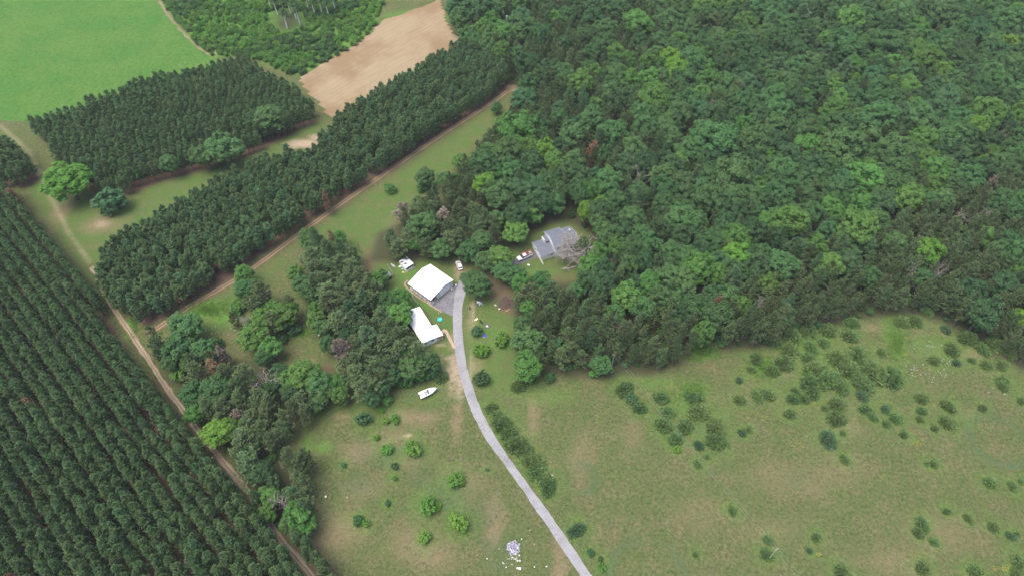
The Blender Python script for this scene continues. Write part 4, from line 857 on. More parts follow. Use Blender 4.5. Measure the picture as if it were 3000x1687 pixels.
# ------------------------------------------------------------------ buildings
WHITE_ROOF = M('white_metal_roof', (0.86, 0.86, 0.85), 0.02, 0.6, 0.45, 0.4)
SIDING = M('pale_grey_siding', (0.62, 0.63, 0.65), 0.05, 1.5, 0.6, 0.3, dirt=(0.45, 0.44, 0.42))
WHITE = M('white_paint', (0.80, 0.80, 0.79), 0.04, 2.0, 0.5, 0.35)
GLASS = M('dark_window_glass', (0.03, 0.035, 0.04), 0.1, 1.0, 0.12, 0.6)
CONC = M('concrete_slab', (0.40, 0.39, 0.38), 0.1, 1.5, 0.9, 0.1, dirt=(0.2, 0.18, 0.16))
WOOD = M('pale_timber', (0.42, 0.32, 0.22), 0.18, 3.0, 0.85, 0.1, dirt=(0.28, 0.22, 0.16))
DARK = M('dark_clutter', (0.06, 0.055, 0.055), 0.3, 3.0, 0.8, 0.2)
BLACK = M('black_rubber', (0.02, 0.02, 0.02), 0.2, 3.0, 0.8, 0.2)
CHROME = M('grey_metal', (0.45, 0.45, 0.46), 0.1, 3.0, 0.4, 0.5, 0.6)
def shingle(name, col):
    m, nt, out = new_mat(name); tc = N(nt, 'ShaderNodeTexCoord').outputs['Object']
    f = noise_fac(nt, 5.0, 4, 0.3, 0.7, tc); g = noise_fac(nt, 0.5, 4, 0.4, 0.65, tc); mp = N(nt, 'ShaderNodeMapping'); mp.inputs['Scale'].default_value = (0.8, 6.0, 6.0); nt.links.new(tc, mp.inputs['Vector'])
    st = noise_fac(nt, 1.0, 2, 0.4, 0.6, mp.outputs['Vector'])
    c1 = mixc(nt, f, tuple(x * 0.85 for x in col), tuple(x * 1.12 for x in col)); c1 = mixc(nt, math_(nt, 'MULTIPLY', st, 0.25), c1, tuple(x * 0.65 for x in col)); c1 = mixc(nt, math_(nt, 'MULTIPLY', g, 0.25), c1, tuple(min(0.9, x * 1.3) for x in col))
    bsdf(nt, out, c1, 0.9, 0.15, bump=f, bdist=0.01); return m
GREYROOF = shingle('grey_shingles', (0.150, 0.165, 0.195)); DARKROOF = shingle('dark_shingles', (0.085, 0.09, 0.105))

def slab(mb, p, q, r, s, th):
    """sloping slab from four corners, th thick downward"""
    P = [Vector(x) for x in (p, q, r, s)]; D = Vector((0, 0, -th)); vs = P + [x + D for x in P]
    return mb.add(vs, [(0, 1, 2, 3), (7, 6, 5, 4), (0, 4, 5, 1), (1, 5, 6, 2), (2, 6, 7, 3), (3, 7, 4, 0)])
def window(parent, x0, x1, z0, z1, y, face='y-', name='window'):
    """window on a wall: frame proud of the wall, dark pane, sill"""
    def B(a0, a1, d0, d1, b0, b1):
        mb = MB()
        if face == 'y-': mb.box(a0, a1, y - d1, y - d0, b0, b1)
        elif face == 'x-': mb.box(y - d1, y - d0, a0, a1, b0, b1)
        return mb
    w_ = B(x0, x1, -0.02, 0.03, z0, z1).part(name, GLASS, parent)
    f = MB()
    for (a0, a1, b0, b1) in ((x0 - .08, x0, z0 - .08, z1 + .08), (x1, x1 + .08, z0 - .08, z1 + .08), (x0, x1, z1, z1 + .08), (x0, x1, z0 - .08, z0)):
        g = B(a0, a1, -0.02, 0.06, b0, b1); f.add(g.v, g.f)
    f.part('frame', WHITE, w_); B(x0 - .12, x1 + .12, -0.02, 0.12, z0 - .14, z0 - .09).part('sill', WHITE, w_)
    return w_
def gable_roof(parent, x0, x1, yf, yb, eave, rise, mat, axis='x', ov=0.3, th=0.14, name='roof'):
    """ridge along x; slopes fall to yf and yb"""
    ym = (yf + yb) / 2; k = rise / (yb - ym); mb = MB()
    slab(mb, (x0 - ov, yf - ov, eave - ov * k), (x1 + ov, yf - ov, eave - ov * k), (x1 + ov, ym, eave + rise), (x0 - ov, ym, eave + rise), th)
    slab(mb, (x0 - ov, ym, eave + rise), (x1 + ov, ym, eave + rise), (x1 + ov, yb + ov, eave - ov * k), (x0 - ov, yb + ov, eave - ov * k), th)
    r = mb.part(name, mat, parent); MB().box(x0 - ov, x1 + ov, ym - .1, ym + .1, eave + rise - .02, eave + rise + .035).part('ridge_cap', mat, r)
    f = MB()
    for xx in (x0 - ov - .03, x1 + ov):
        slab(f, (xx, yf - ov, eave - ov * k + .01), (xx + .03, yf - ov, eave - ov * k + .01), (xx + .03, ym, eave + rise + .01), (xx, ym, eave + rise + .01), .22)
        slab(f, (xx, ym, eave + rise + .01), (xx + .03, ym, eave + rise + .01), (xx + .03, yb + ov, eave - ov * k + .01), (xx, yb + ov, eave - ov * k + .01), .22)
    f.part('fascia', WHITE, r); return r
def gable_walls(parent, x0, x1, yf, yb, eave, rise, mat, th=0.15):
    ym = (yf + yb) / 2
    MB().box(x0 + th, x1 - th, yf, yf + th, 0, eave - .02).part('front_wall', mat, parent); MB().box(x0 + th, x1 - th, yb - th, yb, 0, eave - .02).part('back_wall', mat, parent)
    for a, nm in ((x0, 'gable_wall'), (x1 - th, 'gable_wall')):
        MB().prism([(yf, 0), (yb, 0), (yb, eave - .02), (ym, eave + rise - .05), (yf, eave - .02)], 'x', a, a + th).part(nm, mat, parent)

# pole barn with an open lean-to
def barn():
    ox, oy, a, L, w, q, h, r = -22.598, 148.671, 0.8575, 11.19, 4.02, 2.95, 3.45, 1.0
    t = thing('pole_barn', 'pole barn with white metal roof, garage door and open lean-to beside the forecourt', 'barn', (ox, oy, 0), a)
    wi, th, y0, y1 = w - 0.25, 0.14, 0.3, L - 0.3
    for yy, nm in ((y0, 'gable_wall'), (y1 - th, 'gable_wall')):
        MB().prism([(-wi, 0), (wi, 0), (wi, h - .1), (0, h + r - .2), (-wi, h - .1)], 'y', yy, yy + th).part(nm, SIDING, t)
    for xx in (-wi, wi - th): MB().box(xx, xx + th, y0 + th, y1 - th, 0, h - .12).part('side_wall', SIDING, t)
    d = MB().box(-2.35, 2.1, y0 - .05, y0 + .02, 0.02, 2.6).part('garage_door', WHITE, t)
    for i in range(4): MB().box(-2.32, 2.07, y0 - .075, y0 - .045, 0.06 + i * .64, 0.06 + i * .64 + .58).part('door_panel', WHITE, d)
    MB().box(-3.6, -3.45, y0 - .06, y0 + .01, 0, 3.2).part('corner_trim', WHITE, t); MB().box(wi - .12, wi + .03, y0 - .06, y0 + .01, 0, 3.2).part('corner_trim', WHITE, t)
    dr = MB().box(2.55, 3.4, y0 - .05, y0 + .02, 0.02, 2.05).part('door', SIDING, t); MB().box(2.65, 2.72, y0 - .1, y0 - .05, 1.0, 1.08).part('handle', CHROME, dr)
    xl = -w - q; zl = h - r * q / w
    mb = MB(); slab(mb, (xl, 0, zl), (0, 0, h + r), (0, L, h + r), (xl, L, zl), .1); rf = mb.part('roof', WHITE_ROOF, t)
    mb = MB(); slab(mb, (0, 0, h + r), (w, 0, h), (w, L, h), (0, L, h + r), .1); mb.part('roof', WHITE_ROOF, t)
    MB().box(-.15, .15, 0.01, L - .01, h + r - .03, h + r + .03).part('ridge_cap', WHITE_ROOF, rf)
    for i in range(1, 12):   # standing seams
        y = L * i / 12; s_ = MB(); slab(s_, (xl + .02, y - .02, zl + .03), (-.15, y - .02, h + r - .02), (-.15, y + .02, h + r - .02), (xl + .02, y + .02, zl + .03), .04); slab(s_, (.15, y - .02, h + r - .02), (w - .02, y - .02, h + .03), (w - .02, y + .02, h + .03), (.15, y + .02, h + r - .02), .04); s_.part('roof_seam', WHITE_ROOF, rf)
    MB().box(xl + .15, -wi - .02, 0.1, L - .2, 0.0, 0.06).part('floor_slab', CONC, t)
    for i in range(6):
        y = 0.2 + (L - .5) * i / 5; MB().box(xl + .2, xl + .34, y, y + .14, 0.05, zl - .02).part('post', WOOD, t)
    MB().box(xl + .18, xl + .24, 0.1, L - .1, zl - .25, zl - .08).part('beam', WOOD, t)
    for i, (x, y, sx, sy, sz, c) in enumerate([(-4.9, 9.5, .8, 1.2, 1.1, 'stack of split firewood under the lean-to at its back end'), (-4.9, 7.6, .9, 1.3, .9, 'dark tool chest under the lean-to roof'), (-5.2, 5.6, 1.1, .9, .7, 'low dark bin under the lean-to roof'),
                                               (-4.7, 3.6, .7, 1.4, 1.2, 'tall dark cupboard against the barn wall under the lean-to'), (-5.6, 1.6, .9, .7, .6, 'brown wooden crate at the front of the lean-to'), (-4.7, 0.9, .5, .5, .9, 'grey drum at the front of the lean-to')]):
        ca, sa = math.cos(a), math.sin(a); m_ = [WOOD, DARK, DARK, DARK, M('brown_crate', (0.16, 0.09, 0.06), .2, 4), CHROME][i]
        mb = MB(); nm = ['firewood_stack', 'tool_chest', 'storage_bin', 'cupboard', 'crate', 'drum'][i]
        loc = (ox + ca * x - sa * y, oy + sa * x + ca * y, 0.058)
        root = thing(nm, c, ['firewood', 'chest', 'bin', 'cupboard', 'crate', 'drum'][i], loc, a)
        if nm == 'firewood_stack':
            for k in range(5):
                for j in range(7): mb = MB().tube((-sx / 2, -sy / 2 + .1 + j * .17, .1 + k * .19), (sx / 2, -sy / 2 + .1 + j * .17, .1 + k * .19), .088, .085, 6); mb.part('log', m_, root)
        elif nm == 'drum':
            MB().tube((0, 0, 0), (0, 0, sz), .28, .28, 14).part('barrel', m_, root); MB().tube((0, 0, sz), (0, 0, sz + .03), .3, .3, 14).part('lid', DARK, root)
        else:
            MB().box(-sx / 2, sx / 2, -sy / 2, sy / 2, 0, sz).part('body', m_, root, bevel=.02); MB().box(-sx / 2 - .03, sx / 2 + .03, -sy / 2 - .03, sy / 2 + .03, sz + .002, sz + .06).part('lid', m_, root, bevel=.01)
            MB().box(-.08, .08, -sy / 2 - .07, -sy / 2 - .002, sz * .55, sz * .62).part('handle', CHROME, root)
barn()
for (u, v, hh, nm, lab) in [(1336,838,.7,'white_pail','tall white plastic drum beside the barn corner'),(1323,848,.45,'white_pail','low white bucket in front of the barn')]:
    t = thing(nm, lab, 'bucket', G(u, v, .05 if v > 840 else 0)); MB().tube((0, 0, 0), (0, 0, hh), .22, .27, 12).part('body', WHITE, t); MB().tube((0, 0, hh), (0, 0, hh + .04), .29, .29, 12).part('lid', WHITE, t)

def wall_line(name, label, cat, line, width, height, mat, blk=1.1):
    """low retaining wall laid block by block"""
    c = catmull(GP(line), blk); t = thing(name, label, cat, (*c[0], 0))
    for i in range(len(c) - 1):
        a, b = c[i] - c[0], c[i + 1] - c[0]; d = (b - a); L = np.linalg.norm(d); d = d / L; n = np.array([-d[1], d[0]]); h = height * random.uniform(.85, 1.1); w2 = width / 2 * random.uniform(.85, 1.1); g = .02
        p = [a + d * g + n * w2, a + d * g - n * w2, b - d * g - n * w2, b - d * g + n * w2]
        MB().prism([tuple(x) for x in p[::-1]], 'z', -.05, h).part('block', mat, t, bevel=.03)
TIMBER = M('weathered_timber', (0.36, 0.27, 0.18), 0.2, 2.5, 0.9, 0.1, dirt=(0.2, 0.16, 0.11), dirt_amt=.5)
wall_line('retaining_wall', 'tan timber retaining wall curving along the barn lean-to', 'wall', [(1196,822),(1186,833),(1196,848),(1225,872),(1262,896),(1282,908),(1296,916)], .55, .35, TIMBER)
wall_line('stone_wall', 'curved grey stone retaining wall below the grey house', 'wall', [(1650,788),(1662,788),(1675,785),(1690,780),(1704,772),(1712,763)], .6, .35, M('pale_stone', (0.36, 0.33, 0.30), .15, 2, .9, .1))

# white roofed house with a porch
def white_house():
    x0, y0, _ = G(1237.6, 1007.2, 2.6); a = R_(30.2)
    t = thing('white_roofed_house', 'long low house with plain white roof, porch and pale blue-white siding', 'house', (x0, y0, 0), a)
    W, Lh, ey = 5.75, 14.2, 2.55; blue = M('pale_blue_siding', (0.66, 0.70, 0.76), .04, 1.5, .6, .3)
    MB().box(.35, 5.2, .3, .44, 0, 2.42).part('front_wall', blue, t); MB().box(.35, 5.2, Lh - .44, Lh - .3, 0, 2.42).part('back_wall', blue, t)
    MB().box(.35, .49, .44, Lh - .44, 0, 2.42).part('side_wall', blue, t); MB().box(5.06, 5.2, .44, Lh - .44, 0, 2.42).part('side_wall', blue, t)
    for (xa, xb) in ((.85, 1.75), (3.2, 4.1)):
        window(t, xa, xb, 1.15, 1.95, .3)
    MB().box(1.95, 3.0, .265, .302, .95, 2.0).part('wall_panel', SIDING, t)
    MB().box(.33, 5.22, .25, .30, 0, .5).part('skirting', SIDING, t)
    MB().prism([(.36, 2.42), (5.19, 2.42), (2.88, 2.95)], 'y', .32, .42).part('gable_infill', blue, t)
    mb = MB(); slab(mb, (0, 0, 2.6), (2.88, 0, 3.1), (2.88, Lh, 3.1), (0, Lh, 2.6), .1); rf = mb.part('roof', WHITE_ROOF, t)
    mb = MB(); slab(mb, (2.88, 0, 3.1), (W, 0, 2.6), (W, Lh, 2.6), (2.88, Lh, 3.1), .1); mb.part('roof', WHITE_ROOF, t)
    mb = MB(); slab(mb, (W, 0.01, 2.6), (7.37, 0.01, 2.36), (7.37, 5.04, 2.36), (W, 5.04, 2.6), .1); mb.part('porch_roof', WHITE_ROOF, t)
    MB().box(2.74, 3.02, 0.01, Lh - .01, 3.07, 3.125).part('ridge_cap', WHITE_ROOF, rf)
    for i in range(1, 15):
        y = Lh * i / 15; s_ = MB(); slab(s_, (.02, y - .02, 2.625), (2.74, y - .02, 3.098), (2.74, y + .02, 3.098), (.02, y + .02, 2.625), .04); slab(s_, (3.02, y - .02, 3.098), (W - .02, y - .02, 2.625), (W - .02, y + .02, 2.625), (3.02, y + .02, 3.098), .04); s_.part('roof_seam', WHITE_ROOF, rf)
    MB().box(5.22, 7.3, .25, 4.9, 0, .3).part('porch_floor', WOOD, t)
    for (x, y) in ((7.1, .4), (7.1, 2.6), (7.1, 4.7), (5.5, .4)): MB().box(x, x + .12, y, y + .12, .28, 2.34).part('post', WHITE, t)
    rl = MB(); [rl.box(5.62, 7.1, .42, .47, z, z + .07) for z in (.55, .8, 1.1)]; rl.part('railing', WOOD, t)
    MB().box(5.17, 5.225, 2.0, 2.9, .3, 2.3).part('door', DARK, t)
    MB().tube((1.9, 9.2, 2.85), (1.9, 9.2, 3.35), .07, .07, 8).part('vent_pipe', CHROME, t)
white_house()
def walkway():
    pts = [G(1293, 975), G(1304.5, 967), G(1318, 993), G(1332.5, 1020)]
    t = thing('timber_walkway', 'pale timber boardwalk from the porch down to the driveway', 'walkway', pts[0])
    for k in range(3):
        a = np.array(pts[k][:2]); b = np.array(pts[k + 1][:2]); d = b - a; L = np.linalg.norm(d); d /= L; n = np.array([-d[1], d[0]]); o = np.array(pts[0][:2]); wd = 1.25 if k == 0 else 1.0
        nb = int(L / .42); z0, z1 = (.3, .3) if k == 0 else (.3, .18) if k == 1 else (.18, .06)
        for i in range(nb):
            zz = z0 + (z1 - z0) * i / nb; p = a - o + d * (i + .02) * L / nb; q = a - o + d * (i + .96) * L / nb
            MB().prism([tuple(p + n * wd / 2), tuple(q + n * wd / 2), tuple(q - n * wd / 2), tuple(p - n * wd / 2)], 'z', zz - .05, zz + random.uniform(0, .008) + .002 * k).part('plank', WOOD, t)
        for sgn in (-1, 1):
            for f in (.05, .95):
                p = a - o + d * L * f + n * sgn * (wd / 2 - .08); MB().box(p[0] - .05, p[0] + .05, p[1] - .05, p[1] + .05, -.02, z0 - .052 if f < .5 else z1 - .052).part('support', WOOD, t)
walkway()
# grey roofed two-storey house with garage
def grey_house():
    t = thing('grey_roofed_house', 'two-storey white house with grey shingle roofs, garage wing and lower rear wing', 'house', (10.24, 163.52, 0), R_(23.1))
    HW = M('white_vinyl_siding', (0.74, 0.75, 0.76), .04, 1.5, .6, .3)
    g = t
    gable_walls(g, 0, 5.12, 0, 7.2, 2.6, 1.25, HW); gable_roof(g, 0, 5.0, 0, 7.2, 2.6, 1.25, GREYROOF, ov=.3)
    for ya, yb in ((1.0, 1.7), (2.5, 3.6), (4.2, 4.9)): window(g, ya, yb, 1.3 if yb - ya < 1 else 2.0, 2.2 if yb - ya < 1 else 2.9, 0.0, 'x-')
    window(g, 3.9, 4.7, 1.2, 2.1, 0.0)
    MB().prism([(4.2, 2.0), (7.3, 2.0), (7.3, 4.25), (4.2, 4.25)], 'x', 3.55, 3.72).part('step_wall', WHITE, g)
    mb = MB(); slab(mb, (3.5, 4.1, 4.45), (5.2, 4.1, 4.45), (5.2, 7.6, 3.75), (3.5, 7.6, 3.75), .12); mb.part('upper_roof', GREYROOF, g)
    gable_walls(t, 5.25, 10.4, -.35, 8.25, 5.0, 1.9, HW); gable_roof(t, 5.25, 10.4, -.35, 8.25, 5.0, 1.9, GREYROOF, ov=.3)
    window(t, 2.9, 3.5, 5.2, 6.1, 5.25, 'x-'); window(t, .6, 1.0, 4.3, 5.0, 5.25, 'x-'); window(t, 6.0, 6.9, 3.3, 4.4, -.35); window(t, 8.2, 9.4, 1.0, 2.2, -.35); window(t, 8.4, 9.3, 3.4, 4.4, -.35)
    gable_walls(t, 10.42, 15.2, .9, 9.2, 2.9, 1.7, HW); gable_roof(t, 10.75, 15.2, .9, 9.2, 2.9, 1.7, GREYROOF, ov=.3)
    for xa in (11.2, 13.0, 14.0): window(t, xa, xa + .7, 1.0, 2.1, .9)
    for (x, y, z) in ((7.6, 5.4, 6.3), (8.6, 5.0, 6.45), (13.2, 7.3, 4.0)): MB().tube((x, y, z - .3), (x, y, z + .25), .07, .07, 8).part('vent_pipe', DARK, t)
    for (x, y) in ((13.9, 6.2), (14.0, 5.8)): MB().box(x, x + .3, y, y + .3, 4.0, 4.65).part('skylight', WHITE, t)
    dk = MB().box(7.3, 11.6, -2.8, -.37, .0, .45).part('deck', M('grey_deck', (.33, .31, .30), .1, 2), t)
    rr = MB(); [rr.box(7.3, 11.6, -2.8, -2.74, z, z + .06) for z in (.7, 1.0, 1.3)]; [rr.box(x, x + .08, -2.8, -2.72, .45, 1.4) for x in np.arange(7.3, 11.6, .85)]; rr.part('railing', WHITE, dk)
    wv = thing('white_fence', 'short white board fence running out from the garage corner', 'fence', (10.24, 163.52, 0), R_(23.1))
    for i in range(6): MB().box(-.04, .04, -.35 - .3 * i - .27, -.35 - .3 * i, 0, 1.25 - .06 * i).part('board', WHITE, wv)
    MB().box(.045, .1, -2.1, -.35, .5, .6).part('rail', WHITE, wv)
grey_house()
def far_house():
    x, y, _ = G(1478, 72, 4); t = thing('wooded_house', 'dark roofed house almost hidden among the trees near the bare field', 'house', (x, y, 0), R_(20))
    HW = M('brown_siding', (.22, .18, .15), .1, 1.5)
    gable_walls(t, -5, 5, -4, 4, 3.2, 2.0, HW); gable_roof(t, -5, 5, -4, 4, 3.2, 2.0, DARKROOF, ov=.4)
    MB().box(1.6, 2.6, 2.4, 3.3, 3.0, 6.6).part('chimney', WHITE, t); MB().box(3.0, 3.7, 1.6, 2.2, 3.0, 5.6).part('chimney', WHITE, t); window(t, -2, -1, 1, 2.2, -4); window(t, 1, 2, 1, 2.2, -4)
    x, y, _ = G(1491, 123, 2.5); s_ = thing('wooded_shed', 'small blue grey roofed shed among the trees near the dark roofed house', 'shed', (x, y, 0), R_(20))
    gable_walls(s_, -1.5, 1.5, -1.5, 1.5, 2.0, .7, HW); gable_roof(s_, -1.5, 1.5, -1.5, 1.5, 2.0, .7, GREYROOF, ov=.2)
far_house()
# small sheds behind the barn
def sheds():
    z = 2.15; A, B, Cc = (np.array(G(u, v, z)[:2]) for u, v in ((1175, 764), (1189, 785.5), (1211.7, 771.5)))
    ex = Cc - B; L = np.linalg.norm(ex); ex /= L; ang = math.atan2(ex[1], ex[0]); Dp = np.linalg.norm(A - B)
    t = thing('white_shed', 'small white shed with dark peeling patches on its roof', 'shed', (B[0], B[1], 0), ang)
    th = .1; MB().box(.1, L - .1, Dp - .2, Dp - .1, 0, 2.3).part('back_wall', WHITE, t)
    for xa in (.1, L - .2): MB().prism([(.12, 0), (Dp - .2, 0), (Dp - .2, 2.3), (.12, 2.05)], 'x', xa, xa + th).part('side_wall', WHITE, t)
    MB().box(.2, L - .2, .1, .2, 0, .7).part('front_wall', WHITE, t); MB().box(.2, L - .2, .1, .2, 1.85, 2.0).part('lintel', WHITE, t); MB().box(.2, L - .2, .22, .26, .7, 1.85).part('shade_panel', DARK, t)  # dark panel behind the open front: shade inside put into its colour
    for i in range(1, 4): MB().box(L * i / 4 - .04, L * i / 4 + .04, .1, .2, .7, 1.85).part('mullion', WHITE, t)
    m, nt, out = new_mat('peeling_white_roof'); tc = N(nt, 'ShaderNodeTexCoord').outputs['Object']; f = noise_fac(nt, 0.75, 5, .50, .56, tc, .7); bsdf(nt, out, mixc(nt, f, (.78, .78, .78), (.13, .085, .08)), .7, .2)
    mb = MB(); slab(mb, (0, 0, 2.12), (L, 0, 2.12), (L, Dp, 2.42), (0, Dp, 2.42), .1); mb.part('roof', m, t)
    MB().box(-.1, L + .3, -.25, .08, 0, .12).part('step', CHROME, t)
    z = 1.6; P = [np.array(G(u, v, z)[:2]) for u, v in ((1128, 799.5), (1133, 814), (1147, 806), (1142, 795))]; ex = P[2] - P[1]; L = np.linalg.norm(ex); ang = math.atan2(ex[1], ex[0]); Dp = np.linalg.norm(P[0] - P[1])
    t = thing('dark_hut', 'small dark red hut with grey roof at the edge of the grove', 'hut', (P[1][0], P[1][1], 0), ang); red = M('dark_red_boards', (.13, .05, .05), .2, 3)
    gable_walls(t, .1, L - .1, .1, Dp - .1, 1.45, .3, red, .08); gable_roof(t, .1, L - .1, .1, Dp - .1, 1.45, .3, GREYROOF, ov=.12, th=.06); MB().box(L * .3, L * .65, .05, .12, .05, 1.2).part('door', DARK, t)
sheds()
def fence(name, label, line, h, mat, step=1.6):
    c = catmull(GP(line), step); t = thing(name, label, 'fence', (*c[0], 0))
    for i, p in enumerate(c):
        q = p - c[0]; MB().box(q[0] - .05, q[0] + .05, q[1] - .05, q[1] + .05, -.05, h).part('post', mat, t)
        if i:
            a = c[i - 1] - c[0]
            for z in (.25, h * .55, h - .15): MB().tube((a[0], a[1], z), (q[0], q[1], z), .035, .035, 4).part('rail', mat, t)
fence('yard_fence', 'grey rail fence between the white roofed house and the barn', [(1208,868),(1217,882),(1227,896)], 1.1, CHROME)
fence('pen_fence', 'thin grey fence beside the dark red hut', [(1136,778),(1143,790),(1151,802),(1154,812)], 1.0, CHROME)

# ------------------------------------------------------------------ vehicles
def wheel(parent, x, y, r=.33, wd=.22):
    w_ = MB().tube((x, y - wd / 2, r), (x, y + wd / 2, r), r, r, 16).part('wheel', BLACK, parent); MB().tube((x, y - wd / 2 - .012, r), (x, y + wd / 2 + .012, r), r * .6, r * .6, 12).part('rim', CHROME, w_)
def ring(x, hw, z0, z1, tuck=.06, top=.0):
    return [(x, -hw + tuck, z0), (x, -hw, z0 + .18), (x, -hw, z1 - .12), (x, -hw + .10 + top, z1), (x, hw - .10 - top, z1), (x, hw, z1 - .12), (x, hw, z0 + .18), (x, hw - tuck, z0)]
def car():
    f = np.array(G(1340, 768)); r = np.array(G(1351.5, 793.5)); c = (f + r) / 2; ang = math.atan2(f[1] - r[1], f[0] - r[0])
    t = thing('white_car', 'white hatchback car parked on bare soil by the driveway end', 'car', (c[0], c[1], 0.0), ang)
    P = M('white_car_paint', (.80, .79, .79), .02, 1.0, .25, .5)
    MB().loft([ring(-2.18, .70, .38, .82), ring(-2.05, .82, .28, .92), ring(-1.2, .88, .24, .95), ring(0, .89, .22, .96), ring(1.0, .88, .24, .95), ring(1.7, .84, .26, .84, top=.05), ring(2.1, .74, .30, .70, top=.08), ring(2.2, .6, .36, .6)]).part('body', P, t)
    MB().loft([[(-1.95, -.66, .93), (-1.62, -.56, 1.34), (-1.62, .56, 1.34), (-1.95, .66, .93)], [(-1.2, -.78, .93), (-1.1, -.62, 1.46), (-1.1, .62, 1.46), (-1.2, .78, .93)], [(.3, -.78, .93), (.1, -.62, 1.46), (.1, .62, 1.46), (.3, .78, .93)], [(1.05, -.7, .93), (.75, -.6, 1.12), (.75, .6, 1.12), (1.05, .7, .93)]]).part('windows', GLASS, t)
    MB().loft([[(-1.66, -.6, 1.33), (-1.66, -.58, 1.37), (-1.66, .58, 1.37), (-1.66, .6, 1.33)], [(-1.1, -.66, 1.44), (-1.1, -.6, 1.5), (-1.1, .6, 1.5), (-1.1, .66, 1.44)], [(.1, -.66, 1.44), (.1, -.6, 1.5), (.1, .6, 1.5), (.1, .66, 1.44)], [(.28, -.62, 1.36), (.28, -.58, 1.4), (.28, .58, 1.4), (.28, .62, 1.36)]]).part('roof', P, t)
    for sg in (-1, 1):
        for xx in (-.55, -1.25): MB().tube((xx, sg * .8, .93), (xx, sg * .64, 1.45), .05, .05, 5).part('pillar', P, t)
        MB().box(2.0, 2.14, sg * .62 - .12, sg * .62 + .12, .56, .68).part('headlight', CHROME, t); MB().box(-2.2, -2.08, sg * .62 - .1, sg * .62 + .1, .66, .82).part('tail_light', M('red_lens', (.5, .04, .03), .1, 3, .3, .5), t); MB().box(.7, .85, sg * .98 - .09, sg * .98 + .09, .95, 1.08).part('mirror', P, t)
        for xx in (-1.35, 1.35): wheel(t, xx, sg * .80)
    MB().box(-2.24, -2.17, -.55, .55, .42, .52).part('bumper', DARK, t)
car()
